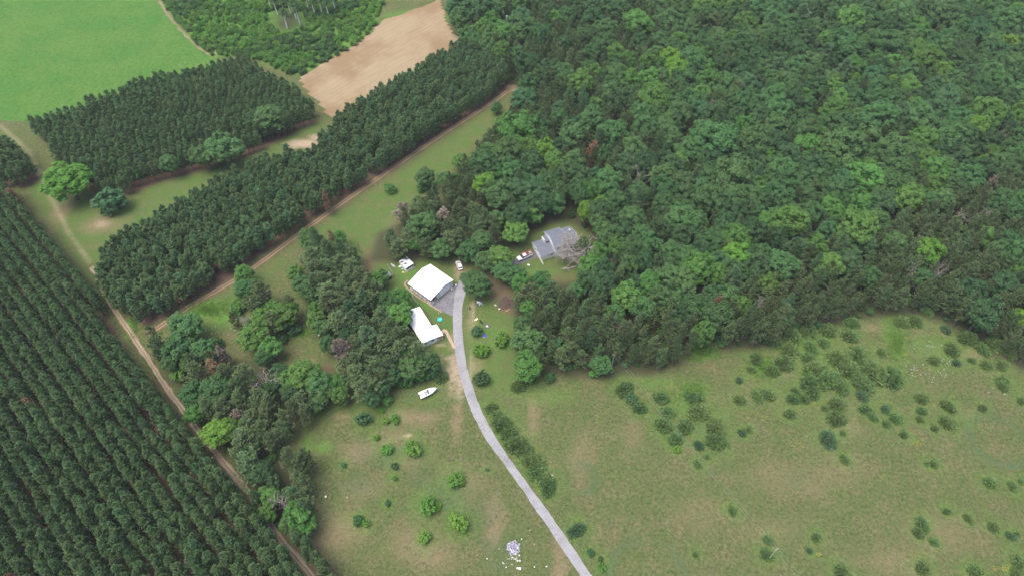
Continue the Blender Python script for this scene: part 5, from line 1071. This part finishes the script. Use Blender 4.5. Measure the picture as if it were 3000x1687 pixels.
def pickup():
    f = np.array(G(1516, 764)); r = np.array(G(1557, 747)); c = (f + r) / 2; ang = math.atan2(f[1] - r[1], f[0] - r[0])
    t = thing('pickup_truck', 'white crew cab pickup carrying red gear, parked before the garage', 'pickup truck', (c[0], c[1], 0.03), ang)
    P = M('white_truck_paint', (.76, .76, .78), .02, 1.0, .25, .5); RED = M('red_paint', (.42, .06, .05), .2, 3, .5, .3)
    MB().loft([ring(-2.85, .9, .45, 1.02), ring(-2.8, .95, .42, 1.08), ring(-.62, .95, .4, 1.1)]).part('lower_bed', P, t)
    bd = MB(); bd.box(-2.8, -.64, -.95, -.85, 1.0, 1.32); bd.box(-2.8, -.64, .85, .95, 1.0, 1.32); bd.box(-2.86, -2.78, -.9, .9, 1.0, 1.3); bd.part('bed_sides', P, t)
    MB().box(-2.76, -.66, -.84, .84, 1.06, 1.115).part('bed_floor', DARK, t)
    MB().loft([ring(-.6, .95, .4, 1.12), ring(1.5, .95, .4, 1.12), ring(2.3, .93, .42, 1.06), ring(2.78, .88, .48, .98), ring(2.88, .8, .55, .9)]).part('body', P, t)
    MB().loft([[(-.6, -.86, 1.1), (-.5, -.7, 1.74), (-.5, .7, 1.74), (-.6, .86, 1.1)], [(.9, -.86, 1.1), (.65, -.7, 1.76), (.65, .7, 1.76), (.9, .86, 1.1)], [(1.5, -.82, 1.1), (1.25, -.72, 1.3), (1.25, .72, 1.3), (1.5, .82, 1.1)]]).part('windows', GLASS, t)
    MB().loft([[(-.55, -.74, 1.72), (-.55, -.7, 1.8), (-.55, .7, 1.8), (-.55, .74, 1.72)], [(.75, -.74, 1.72), (.75, -.7, 1.8), (.75, .7, 1.8), (.75, .74, 1.72)]]).part('roof', P, t)
    for sg in (-1, 1):
        for xx in (-.52, .15): MB().tube((xx, sg * .88, 1.1), (xx, sg * .73, 1.74), .055, .055, 5).part('pillar', P, t)
        MB().box(2.78, 2.9, sg * .66 - .16, sg * .66 + .16, .72, .88).part('headlight', CHROME, t); MB().box(1.05, 1.2, sg * 1.05 - .1, sg * 1.05 + .1, 1.12, 1.3).part('mirror', DARK, t)
        for xx in (-1.85, 1.85): wheel(t, xx, sg * .84, .39, .26)
    MB().box(2.86, 2.98, -.85, .85, .5, .7).part('bumper', CHROME, t)
    rk = MB()
    for sg in (-1, 1):
        for xx in (-2.6, -.75): rk.tube((xx, sg * .9, 1.3), (xx, sg * .9, 1.95), .04, .04, 6)
        rk.tube((-2.9, sg * .9, 1.95), (1.1, sg * .9, 1.95), .04, .04, 6)
    for xx in (-2.6, -.75, .9): rk.tube((xx, -.9, 1.95), (xx, .9, 1.95), .035, .035, 6)
    rk.part('ladder_rack', RED, t)
    ca, sa = math.cos(ang), math.sin(ang)
    def at(x, y, z): return (c[0] + ca * x - sa * y, c[1] + sa * x + ca * y, z)
    l = thing('red_ladder', 'red ladder lying on the rack of the pickup', 'ladder', at(-1.0, -.55, 2.02), ang)
    for sg in (-.2, .2): MB().box(-2.2, 2.0, sg - .03, sg + .03, -.01, .07).part('stile', RED, l)
    for i in range(12): MB().tube((-2.05 + i * .35, -.2, .03), (-2.05 + i * .35, .2, .03), .018, .018, 5).part('rung', RED, l)
    for i, (x, y, sx, sy, sz, m_, lab) in enumerate([(-1.2, .3, .6, .5, .35, RED, 'red tool box in the bed of the pickup'), (-1.9, .2, .5, .5, .3, CHROME, 'grey bin in the bed of the pickup'), (-2.3, -.3, .4, .5, .35, WHITE, 'white tub in the bed of the pickup')]):
        b = thing(['tool_box', 'storage_bin', 'storage_tub'][i], lab, 'box', at(x, y, 1.145), ang); MB().box(-sx / 2, sx / 2, -sy / 2, sy / 2, 0, sz).part('body', m_, b, bevel=.02); MB().box(-sx / 2 - .02, sx / 2 + .02, -sy / 2 - .02, sy / 2 + .02, sz + .002, sz + .05).part('lid', m_, b)
pickup()
def boat():
    s_ = np.array(G(1231, 1164)); b = np.array(G(1279, 1143)); c = (s_ + b) / 2; ang = math.atan2(b[1] - s_[1], b[0] - s_[0]); L = 5.7
    t = thing('boat_trailer', 'dark boat trailer under the white motorboat', 'trailer', (c[0], c[1], 0), ang)
    fr = MB(); [fr.tube((-2.3, y, .5), (1.6, y, .5), .05, .05, 6) for y in (-.6, .6)]; [fr.tube((1.6, y, .5), (3.3, 0, .45), .05, .05, 6) for y in (-.6, .6)]; [fr.tube((x, -.75, .45), (x, .75, .45), .05, .05, 6) for x in (-1.8, -.3, 1.2)]; fr.part('frame', CHROME, t)
    for y in (-1.05, 1.05): wheel(t, -.7, y, .3, .2); MB().box(-1.15, -.25, y - .13, y + .13, .62, .66).part('mudguard', DARK, t)
    MB().tube((3.2, 0, 0), (3.2, 0, .5), .035, .035, 6).part('jack_stand', CHROME, t); MB().box(3.25, 3.5, -.06, .06, .42, .52).part('coupler', DARK, t)
    o = thing('motorboat', 'white open motorboat standing on a trailer in the grass', 'boat', (c[0], c[1], 0), ang)
    HULL = M('white_gelcoat', (.82, .82, .83), .02, 1.0, .25, .5); IN = M('boat_liner', (.66, .67, .70), .05, 2)
    xs = np.linspace(-2.8, 2.85, 12); rings = []; inn = []
    def hw(x):
        k = (x + 2.8) / 5.65; return 1.12 * (1 - max(0, (k - .35) / .65) ** 2.4) + .02
    for x in xs:
        k = (x + 2.8) / 5.65; w_ = hw(x); keel = .50 + .55 * max(0, k - .55) ** 2 * 3; top = 1.28 + .15 * k
        rings.append([(x, -w_, top), (x, -w_ * .92, top - .45), (x, -w_ * .35, keel + .1), (x, 0, keel), (x, w_ * .35, keel + .1), (x, w_ * .92, top - .45), (x, w_, top), (x, w_ * .82, top + .03), (x, w_ * .80, top - .02 - (.02)), (x, -w_ * .80, top - .04), (x, -w_ * .82, top + .03)])
    MB().loft(rings).part('hull', HULL, o)
    MB().prism([(-1.1, -.7), (.2, -.75), (.2, .75), (-1.1, .7)], 'z', 1.28, 1.345).part('cockpit_floor', M('boat_carpet', (.10, .09, .11), .2, 4), o)
    for y in (-.38, .38): st = MB().box(-.75, -.3, y - .24, y + .24, 1.35, 1.6).part('seat', IN, o, bevel=.03); MB().box(-.95, -.78, y - .24, y + .24, 1.35, 2.0).part('seat_back', IN, o, bevel=.03)
    ws = MB(); slab(ws, (.35, -.8, 1.35), (.35, .8, 1.35), (.15, .7, 1.75), (.15, -.7, 1.75), .02); ws.part('windshield', GLASS, o)
    MB().box(.1, .34, -.7, -.1, 1.35, 1.62).part('dashboard', IN, o); MB().tube((.0, -.4, 1.62), (.06, -.4, 1.66), .16, .16, 10).part('steering_wheel', DARK, o)
    MB().prism([(.9, -.6), (1.9, -.35), (1.9, .35), (.9, .6)], 'z', 1.3, 1.40).part('bow_cushion', IN, o); MB().box(-2.6, -1.25, -.85, .85, 1.28, 1.42).part('engine_cover', HULL, o, bevel=.04)
    MB().loft([[(-3.05, -.2, .9), (-3.05, .2, .9), (-3.05, .2, 1.5), (-3.05, -.2, 1.5)], [(-2.72, -.22, .9), (-2.72, .22, .9), (-2.72, .22, 1.55), (-2.72, -.22, 1.55)]]).part('outboard_motor', DARK, o); MB().tube((-2.95, 0, .9), (-2.98, 0, .3), .09, .06, 8).part('motor_leg', DARK, o)
    rr = MB(); P_ = [(x, hw(x) * .9, 1.62 + .1 * x / 3) for x in (.9, 1.5, 2.1, 2.6)]; P_ += [(x, -y, z) for x, y, z in P_[::-1]]
    [rr.tube(P_[i], P_[i + 1], .02, .02, 5) for i in range(len(P_) - 1)]; [rr.tube((p[0], p[1], p[2] - .3), p, .018, .018, 5) for p in P_]; rr.part('bow_rail', CHROME, o)
boat()

# ------------------------------------------------------------------ things on the lawns
def lathe(mb, prof, n=20):
    rings = [[(r * math.cos(2 * math.pi * i / n), r * math.sin(2 * math.pi * i / n), z) for i in range(n)] for r, z in prof]; return mb.loft(rings, cap=False)
def pool():
    x, y, _ = G(1288.5, 936); t = thing('paddling_pool', 'round turquoise paddling pool on the lawn by the white roofed house', 'paddling pool', (x, y, 0)); TQ = M('turquoise_plastic', (.03, .42, .47), .05, 2, .35, .5)
    m_ = MB(); lathe(m_, [(.0, .02), (.66, .02), (.76, .30), (.84, .31), (.86, .27), (.78, .0)]); m_.part('basin', TQ, t)
    MB().tube((0, 0, .05), (0, 0, .16), .69, .715, 20).part('water', M('pool_water', (.05, .50, .56), .15, 3, .08, .5), t)
pool()
def small_things():
    T_ = lambda n, l, c, u, v, z=0, rz=0.: thing(n, l, c, G(u, v, z)[:2] + (z,), rz)
    # propane tank
    t = T_('propane_tank', 'white horizontal propane tank at the edge of the wood', 'gas tank', 1434, 741, 0, R_(60)); rings = []
    for x, r in ((-1.1, .05), (-1.05, .25), (-.9, .38), (.9, .38), (1.05, .25), (1.1, .05)): rings.append([(x, r * math.cos(a), .72 + r * math.sin(a)) for a in np.linspace(0, 2 * math.pi, 14, endpoint=False)])
    MB().loft(rings).part('tank', WHITE, t); [MB().box(x - .08, x + .08, -.3, .3, 0, .42).part('foot', CONC, t) for x in (-.6, .6)]; MB().tube((0, 0, 1.08), (0, 0, 1.22), .14, .14, 10).part('valve_cover', CHROME, t)
    t = T_('utility_box', 'white utility box on the grass below the pickup', 'box', 1548.5, 778, 0, R_(-30)); MB().box(-.4, .4, -.25, .25, 0, .35).part('body', WHITE, t, bevel=.03); MB().box(-.43, .43, -.28, .28, .352, .42).part('lid', WHITE, t, bevel=.02)
    t = T_('sled', 'pale yellow plastic sled lying on the lawn', 'sled', 1395, 936, 0, R_(40)); YL = M('pale_yellow_plastic', (.72, .76, .42), .05, 2)
    MB().loft([[(-.65, -.12, .1), (-.65, .12, .1), (-.65, .12, .14), (-.65, -.12, .14)], [(-.5, -.25, .02), (-.5, .25, .02), (-.5, .25, .06), (-.5, -.25, .06)], [(.5, -.25, .02), (.5, .25, .02), (.5, .25, .06), (.5, -.25, .06)], [(.68, -.14, .16), (.68, .14, .16), (.68, .14, .2), (.68, -.14, .2)]]).part('tray', YL, t)
    for sg in (-1, 1): MB().box(-.5, .5, sg * .26 - .02, sg * .26 + .02, .02, .18).part('side_rim', YL, t)
    # fire pit
    t = T_('fire_pit', 'stone ringed fire pit with pale ash on the lawn', 'fire pit', 1427, 955); AS = M('ash_grey', (.24, .23, .24), .3, 3, .95, .05); ST = M('fire_stone', (.20, .18, .18), .25, 3, .9, .1)
    m_ = MB(); lathe(m_, [(.0, .07), (.5, .05), (.95, .015)]); m_.part('ash_bed', M('charred_soil', (.06, .055, .055), .4, 3, .95, .05), t)
    m_ = MB(); lathe(m_, [(.0, .2), (.2, .16), (.42, .06)]); m_.part('ash_heap', M('white_ash', (.55, .54, .55), .15, 4, .95, .05), t)
    for i in range(11):
        a = i * 2 * math.pi / 11; q = MB().loft([[(math.cos(a) * .72 + dx, math.sin(a) * .72 + dy, z) for dx, dy in ((-.16 * k, -.12 * k), (.15 * k, -.14 * k), (.17 * k, .13 * k), (-.13 * k, .15 * k))] for z, k in ((0, 1), (.14, 1.05), (.24, .6))]); q.part('stone', ST, t)
    # black camp chairs
    for (u, v, rz, lab) in ((1408.5, 944, 40, 'black camp chair facing the fire pit'), (1376, 906, 0, 'black camp chair beside the driveway edge'), (1413, 947, 70, 'second black camp chair close by the fire pit')):
        t = T_('camp_chair', lab, 'chair', u, v, 0, R_(rz)); MB().box(-.26, .26, -.26, .26, .4, .44).part('seat', DARK, t); m_ = MB(); slab(m_, (-.26, .26, .46), (.26, .26, .46), (.26, .42, .95), (-.26, .42, .95), .04); m_.part('backrest', DARK, t)
        for a in (-.24, .24):
            for b in (-.24, .24): MB().tube((a, b, 0), (a, b, .42 if b < 0 else .6), .018, .018, 5).part('leg', CHROME, t)
            MB().box(a - .04, a + .04, -.26, .3, .62, .66).part('armrest', DARK, t); MB().tube((a, -.24, .42), (a, -.24, .64), .018, .018, 5).part('arm_post', CHROME, t)
    # blue tarp
    t = T_('blue_tarp', 'crumpled bright blue tarp on the lawn', 'tarp', 1420, 982.5); nn = 12; V = []; Fq = []
    for j in range(nn):
        for i in range(nn):
            x = (i / (nn - 1) - .5) * .9; y = (j / (nn - 1) - .5) * 1.3; x += .1 * math.sin(j); y += .08 * math.sin(i * 1.7); e = min(i, j, nn - 1 - i, nn - 1 - j)
            V.append((x, y, .02 if e == 0 else .06 + .28 * random.random() * (1 - abs(x) - abs(y) * .5)))
    for j in range(nn - 1):
        for i in range(nn - 1): Fq.append((j * nn + i, j * nn + i + 1, (j + 1) * nn + i + 1, (j + 1) * nn + i))
    MB().add(V, Fq).part('sheet', M('blue_plastic', (.04, .10, .55), .1, 3, .4, .4), t); MB().tube((-.2, -.55, .02), (-.1, -.62, .14), .1, .08, 8).part('weight', WHITE, t)
    # grey star-shaped canopy lying on the lawn
    t = T_('shade_canopy', 'grey and white star shaped shade canopy collapsed on the lawn', 'canopy', 1405, 888.5, 0, R_(-20)); GF = M('grey_fabric', (.30, .32, .40), .1, 3, .8, .1); WF = M('white_fabric', (.70, .71, .75), .05, 3, .8, .1)
    tips = [(1.25, -.35), (.75, .75), (-.35, .95), (-1.35, .55), (-.95, -.35), (.35, -.95)]; n = len(tips)
    for i in range(n):
        a = tips[i]; b = tips[(i + 1) % n]; mdl = ((a[0] + b[0]) * .33, (a[1] + b[1]) * .33)
        MB().add([(0, 0, .75), (a[0], a[1], .06), (mdl[0], mdl[1], .38), (0, 0, .71), (a[0], a[1], .03), (mdl[0], mdl[1], .35)], [(0, 1, 2), (3, 5, 4), (0, 3, 4, 1), (1, 4, 5, 2), (2, 5, 3, 0)]).part('panel', WF if i in (2, 3) else GF, t)
        MB().add([(0, 0, .748), (mdl[0], mdl[1], .378), (b[0], b[1], .058), (0, 0, .71), (mdl[0], mdl[1], .35), (b[0], b[1], .03)], [(0, 1, 2), (3, 5, 4), (0, 3, 4, 1), (1, 4, 5, 2), (2, 5, 3, 0)]).part('panel', WF if i in (1, 3) else GF, t)
        MB().tube((0, 0, .77), (a[0] * 1.12, a[1] * 1.12, .04), .03, .03, 5).part('pole', WHITE, t)
    # brush pile
    t = T_('brush_pile', 'heap of brown cut branches and logs at the edge of the wood', 'brush pile', 1482, 888); sg = []; r = np.random.default_rng(9)
    for i in range(520):
        a = r.uniform(0, 6.28); q = math.sqrt(r.uniform()) ; x, y = 2.6 * q * math.cos(a), 3.3 * q * math.sin(a); z = 1.7 * (1 - q) * r.uniform(.2, 1) + .05; d = nrm(r.normal(0, 1, 3) * [1, 1, .35]); L = r.uniform(.5, 1.8)
        p0 = np.array([x, y, z]) - d * L / 2; p1 = np.array([x, y, z]) + d * L / 2; p0[2] = max(.03, p0[2]); p1[2] = max(.03, p1[2]); sg.append((tuple(p0), tuple(p1), r.uniform(.03, .07), r.uniform(.02, .04)))
    obj('branches', tubes('branches', sg, BARK['brush'], 4), t, kind='stuff')
    for i in range(6): MB().tube((-.4 + .3 * i, -3.2 + .1 * i, .12 + .1 * (i % 2)), (.5 + .25 * i, -3.6 + .2 * i, .12 + .1 * (i % 2)), .1, .08, 8).part('log', M('fresh_cut_wood', (.55, .30, .14), .2, 4), t)
    for i, (u, v, lab) in enumerate([(1449.5, 893, 'pale stone on the lawn left of the brush pile'), (1452.5, 895, 'pale stone close beside the other left of the brush pile'), (1463, 905, 'pale tyre-sized stone at the foot of the brush pile')]):
        t = T_('pale_stone', lab, 'stone', u, v); k = .28 + .1 * (i == 2); MB().loft([[(k * math.cos(a) * s_, k * math.sin(a) * s_ * .8, z) for a in np.linspace(0, 2 * math.pi, 8, endpoint=False)] for z, s_ in ((0, 1), (.12, 1.08), (.24, .6))]).part('boulder', M('pale_boulder', (.55, .53, .47), .1, 3), t)
    # clutter by the white shed
    t = T_('blue_barrel', 'blue plastic barrel beside the white shed', 'barrel', 1182.5, 786); MB().tube((0, 0, 0), (0, 0, .85), .3, .3, 14).part('body', M('blue_barrel_plastic', (.05, .25, .60), .1, 3, .4, .4), t); MB().tube((0, 0, .85), (0, 0, .9), .31, .27, 14).part('lid', M('blue_barrel_plastic', (.05, .25, .60)), t)
    for i, (u, v, sx, sy, sz, col, nm, lab) in enumerate([(1172, 782, 1.0, .7, .4, (.72, .74, .70), 'white_sack', 'white sack beside the blue barrel'), (1178.5, 789, .5, .5, .35, (.66, .72, .76), 'white_sack', 'small white sack in front of the blue barrel'), (1178, 782, .8, .6, .3, (.08, .14, .28), 'dark_blue_sack', 'dark blue sack between the white sacks'),
            (1181, 798.5, .6, .6, .35, (.72, .70, .55), 'cream_sack', 'cream sack on the grass below the white shed'), (1186, 800, .55, .5, .3, (.55, .25, .08), 'orange_sack', 'orange sack beside the cream sack'), (1190, 797.5, .4, .7, .25, (.50, .30, .10), 'tan_sack', 'tan sack beside the orange sack'), (1170, 770.5, .7, .4, .3, (.45, .38, .15), 'straw_bundle', 'yellow brown bundle behind the white shed corner')]):
        t = T_(nm, lab, 'sack', u, v, 0, R_(40 * i)); MB().loft([[(sx / 2 * k * math.cos(a), sy / 2 * k * math.sin(a), z) for a in np.linspace(0, 2 * math.pi, 10, endpoint=False)] for z, k in ((0, .85), (sz * .4, 1.05), (sz * .8, .8), (sz, .35))]).part('bag', M(nm + str(i) + '_cloth', col, .15, 4), t); MB().tube((0, 0, sz * .95), (.05, .02, sz + .12), .06, .1, 7).part('tied_top', M(nm + str(i) + '_cloth', col), t)
    t = T_('canoe', 'small pale grey canoe lying on the grass near the dark red hut', 'canoe', 1151.5, 779.5, 0, R_(-45)); GH = M('grey_hull', (.42, .46, .47), .1, 2)
    MB().loft([[(x, -w_, h_), (x, -w_ * .6, .05 + e), (x, w_ * .6, .05 + e), (x, w_, h_), (x, w_ * .85, h_), (x, w_ * .5, .1 + e), (x, -w_ * .5, .1 + e), (x, -w_ * .85, h_)] for x, w_, h_, e in ((-1.3, .04, .45, .2), (-1, .22, .36, .02), (-.3, .36, .32, 0), (.3, .36, .32, 0), (1, .22, .36, .02), (1.3, .04, .45, .2))]).part('hull', GH, t)
    for x in (-.5, .5): MB().box(x - .1, x + .1, -.33, .33, .27, .30).part('thwart', WOOD, t)
    # white post, litter
    t = T_('white_post', 'thin white post leaning on the lawn above the paddling pool', 'post', 1286, 921); MB().tube((0, 0, 0), (0, .25, 1.1), .05, .05, 8).part('shaft', WHITE, t); MB().tube((0, .25, 1.1), (0, .26, 1.15), .07, .04, 8).part('cap', WHITE, t)
    for i, (u, v) in enumerate([(1165, 1289), (1153, 1298), (1320, 1262), (1360, 1270), (1303, 1265), (1134, 1284)]):
        t = T_('garden_stake', 'thin pale stake standing in the rough grass near the fruit bushes', 'stake', u, v); t['group'] = 'garden stakes'; MB().tube((0, 0, 0), (.05, .03, 1.3), .04, .035, 6).part('shaft', M('pale_stake', (.6, .56, .5), .1, 3), t); MB().tube((.05, .03, 1.3), (.05, .03, 1.34), .05, .02, 6).part('tip', M('pale_stake', (.6, .56, .5)), t)
    LIT = [(955, 1455, .35, 'white bucket lying alone in the rough grass'), (935, 983, .4, 'white bucket on the bare ground beside the grove'), (1017, 1456, .16, 'white scrap in the dry grass'), (1566, 1660, .2, 0), (1601, 1659, .24, 0), (1552, 1553, .14, 0), (1565, 1593, .12, 0), (1528, 1579, .2, 0), (1483, 1661, .2, 0), (1473, 1647, .16, 0), (1476, 1650, .16, 0), (1427, 1636, .2, 0), (1500, 1652, .14, 0), (1462, 1607, .12, 0), (1618, 1392, .18, 'white scrap by the hedge line along the driveway'), (940, 1203, .3, 'red plastic tub on the bare patch by the grove')]
    for u, v, s_, lab in LIT:
        sh = lab or 'small white scrap scattered on the grass around the rubbish heap'; red = lab and lab.startswith('red')
        t = T_('litter_scrap' if not (lab and ('bucket' in lab or 'tub' in lab)) else 'bucket', sh, 'litter' if s_ < .3 else 'bucket', u, v, 0, random.uniform(0, 6)); 
        if not lab: t['group'] = 'scraps around the rubbish heap'
        MB().loft([[(s_ * k * math.cos(a), s_ * k * .8 * math.sin(a), z) for a in np.linspace(0, 2 * math.pi, 8, endpoint=False)] for z, k in ((0, .8), (s_ * .9, 1), (s_ * 1.0, 1.08))]).part('body', M('red_tub', (.40, .10, .07), .1, 3) if red else M('dull_white_plastic', (.52, .52, .50), .1, 3), t); MB().tube((0, 0, s_ * 1.0), (0, 0, s_ * 1.05), s_ * .7, s_ * .6, 8).part('lid', M('dull_white_plastic', (.52, .52, .50)) if not red else DARK, t)
    t = T_('white_board', 'white folded board lying below the rubbish heap', 'board', 1520, 1664, 0, R_(-8)); MB().box(-.6, 0, -.2, .2, 0, .08).part('panel', M('dull_white_board', (.55, .57, .58), .1, 3), t); MB().box(.02, .55, -.28, .26, 0, .12).part('panel', WHITE, t)
    # rubbish heap
    t = T_('rubbish_heap', 'burnt rubbish heap of grey and white scraps on the meadow', 'rubbish heap', 1503, 1604); r = np.random.default_rng(12)
    for nm, n, col, sp in (('grey_scraps', 170, (.30, .29, .35), .85), ('dark_scraps', 90, (.08, .075, .10), .8), ('white_scraps', 45, (.55, .55, .57), 1.0), ('lilac_scraps', 60, (.46, .44, .55), .85)):
        m_ = MB()
        for i in range(n):
            a = r.uniform(0, 6.28); q = math.sqrt(r.uniform()) * sp; x, y = 2.0 * q * math.cos(a), 2.0 * q * math.sin(a); 
            if nm == 'white_scraps' and r.uniform() < .35: x, y = r.uniform(-1.6, 1.8), r.uniform(-3.4, -1.8)
            z = .55 * max(0, 1 - math.hypot(x, y) / 2.2) * r.uniform(.3, 1); s1, s2, s3 = r.uniform(.05, .19, 3); c_, s_ = math.cos(a * 3), math.sin(a * 3); b0 = len(m_.v)
            q_ = MB().box(-s1, s1, -s2, s2, 0, s3 * .6); m_.add([(x + c_ * vx - s_ * vy, y + s_ * vx + c_ * vy, z + vz + vx * r.uniform(-.05, .2)) for vx, vy, vz in q_.v], q_.f)
        m_.part(nm, M(nm + '_mix', col, .35, 3, .8, .2), t, kind='stuff')
    for i in range(5): MB().tube((-.6 + .3 * i, -2.6 - .1 * i, .06), (.2 + .35 * i, -2.3 - .25 * i, .1), .05, .04, 6).part('slat', WOOD if i % 2 else WHITE, t)
small_things()
# grey dead tree leaning over the grey house
x, y, _ = G(1718, 776); plant('bare', 'x', (x, y, 0), 1.7, 0.9, 'large bare grey tree leaning over the grey roofed house', 'tree', variant=0, name='bare_tree')
x, y, _ = G(1700, 768); plant('bare', 'x', (x, y, 0), 1.3, 0.7, 'smaller bare grey tree in front of the grey roofed house', 'tree', variant=1, name='bare_tree')
# power line across the meadow
def power_line():
    PW = M('weathered_pole', (.36, .32, .27), .15, 2, .9, .1); tops = [G(1800, 1035, 7.0), G(2276, 1608, 7.0)]; a = np.array(tops[0]); b = np.array(tops[1]); tops.append(tuple(b + (b - a))); lb = ['utility pole at the edge of the wood above the meadow', 'utility pole beside an evergreen shrub in the open meadow', 'utility pole beyond the near end of the meadow']
    d = (b - a)[:2]; d /= np.linalg.norm(d); n = np.array([-d[1], d[0]]); rz = math.atan2(n[1], n[0])
    for p, l in zip(tops, lb):
        t = thing('utility_pole', l, 'utility pole', (p[0], p[1], 0), rz); MB().tube((0, 0, -.3), (0, 0, 7.15), .15, .11, 8).part('post', PW, t); MB().box(-.55, .55, -.06, .06, 6.75, 6.87).part('crossarm', PW, t)
        for x in (-.45, .45): MB().tube((x, 0, 6.87), (x, 0, 7.02), .05, .04, 8).part('insulator', WHITE, t)
        MB().tube((.22, .1, 5.9), (.22, .1, 6.5), .14, .14, 10).part('transformer', CHROME, t)
    for k in range(2):
        for sg, w_ in ((-.45, 'house'), (.45, 'far')):
            p0 = np.array(tops[k]); p1 = np.array(tops[k + 1]); mb = MB(); m_ = 18; pts = []
            for i in range(m_ + 1):
                t_ = i / m_; q = p0 + (p1 - p0) * t_; pts.append((q[0] + n[0] * sg, q[1] + n[1] * sg, 7.03 - 4 * .9 * t_ * (1 - t_)))
            [mb.tube(pts[i], pts[i + 1], .013, .013, 4) for i in range(m_)]
            o = mb.part('power_wire', M('pale_wire', (.32, .32, .31), .05, 3, .5, .4)); o['label'] = ('thin overhead wire strung between the two poles of the meadow' if k == 0 else 'thin overhead wire running on from the pole in the open meadow'); o['category'] = 'wire'; o['group'] = 'power wires span %d' % (k + 1)
power_line()

# ------------------------------------------------------------------ thin haze volume, added to lift the shadows and soften contrast
hz_m = bpy.data.materials.new('added_haze'); hz_m.use_nodes = True; hz_m.node_tree.nodes.clear()
_o = hz_m.node_tree.nodes.new('ShaderNodeOutputMaterial'); _v = hz_m.node_tree.nodes.new('ShaderNodeVolumePrincipled')
_v.inputs['Color'].default_value = (0.88, 0.93, 0.96, 1); _v.inputs['Density'].default_value = 0.00011
hz_m.node_tree.links.new(_v.outputs['Volume'], _o.inputs['Volume'])
MB().box(-3050, 3050, -3050, 3050, -1.0, 190.0).part('haze', hz_m, kind='stuff', label='thin pale haze added over the whole landscape to lift the shadows', cat='haze')
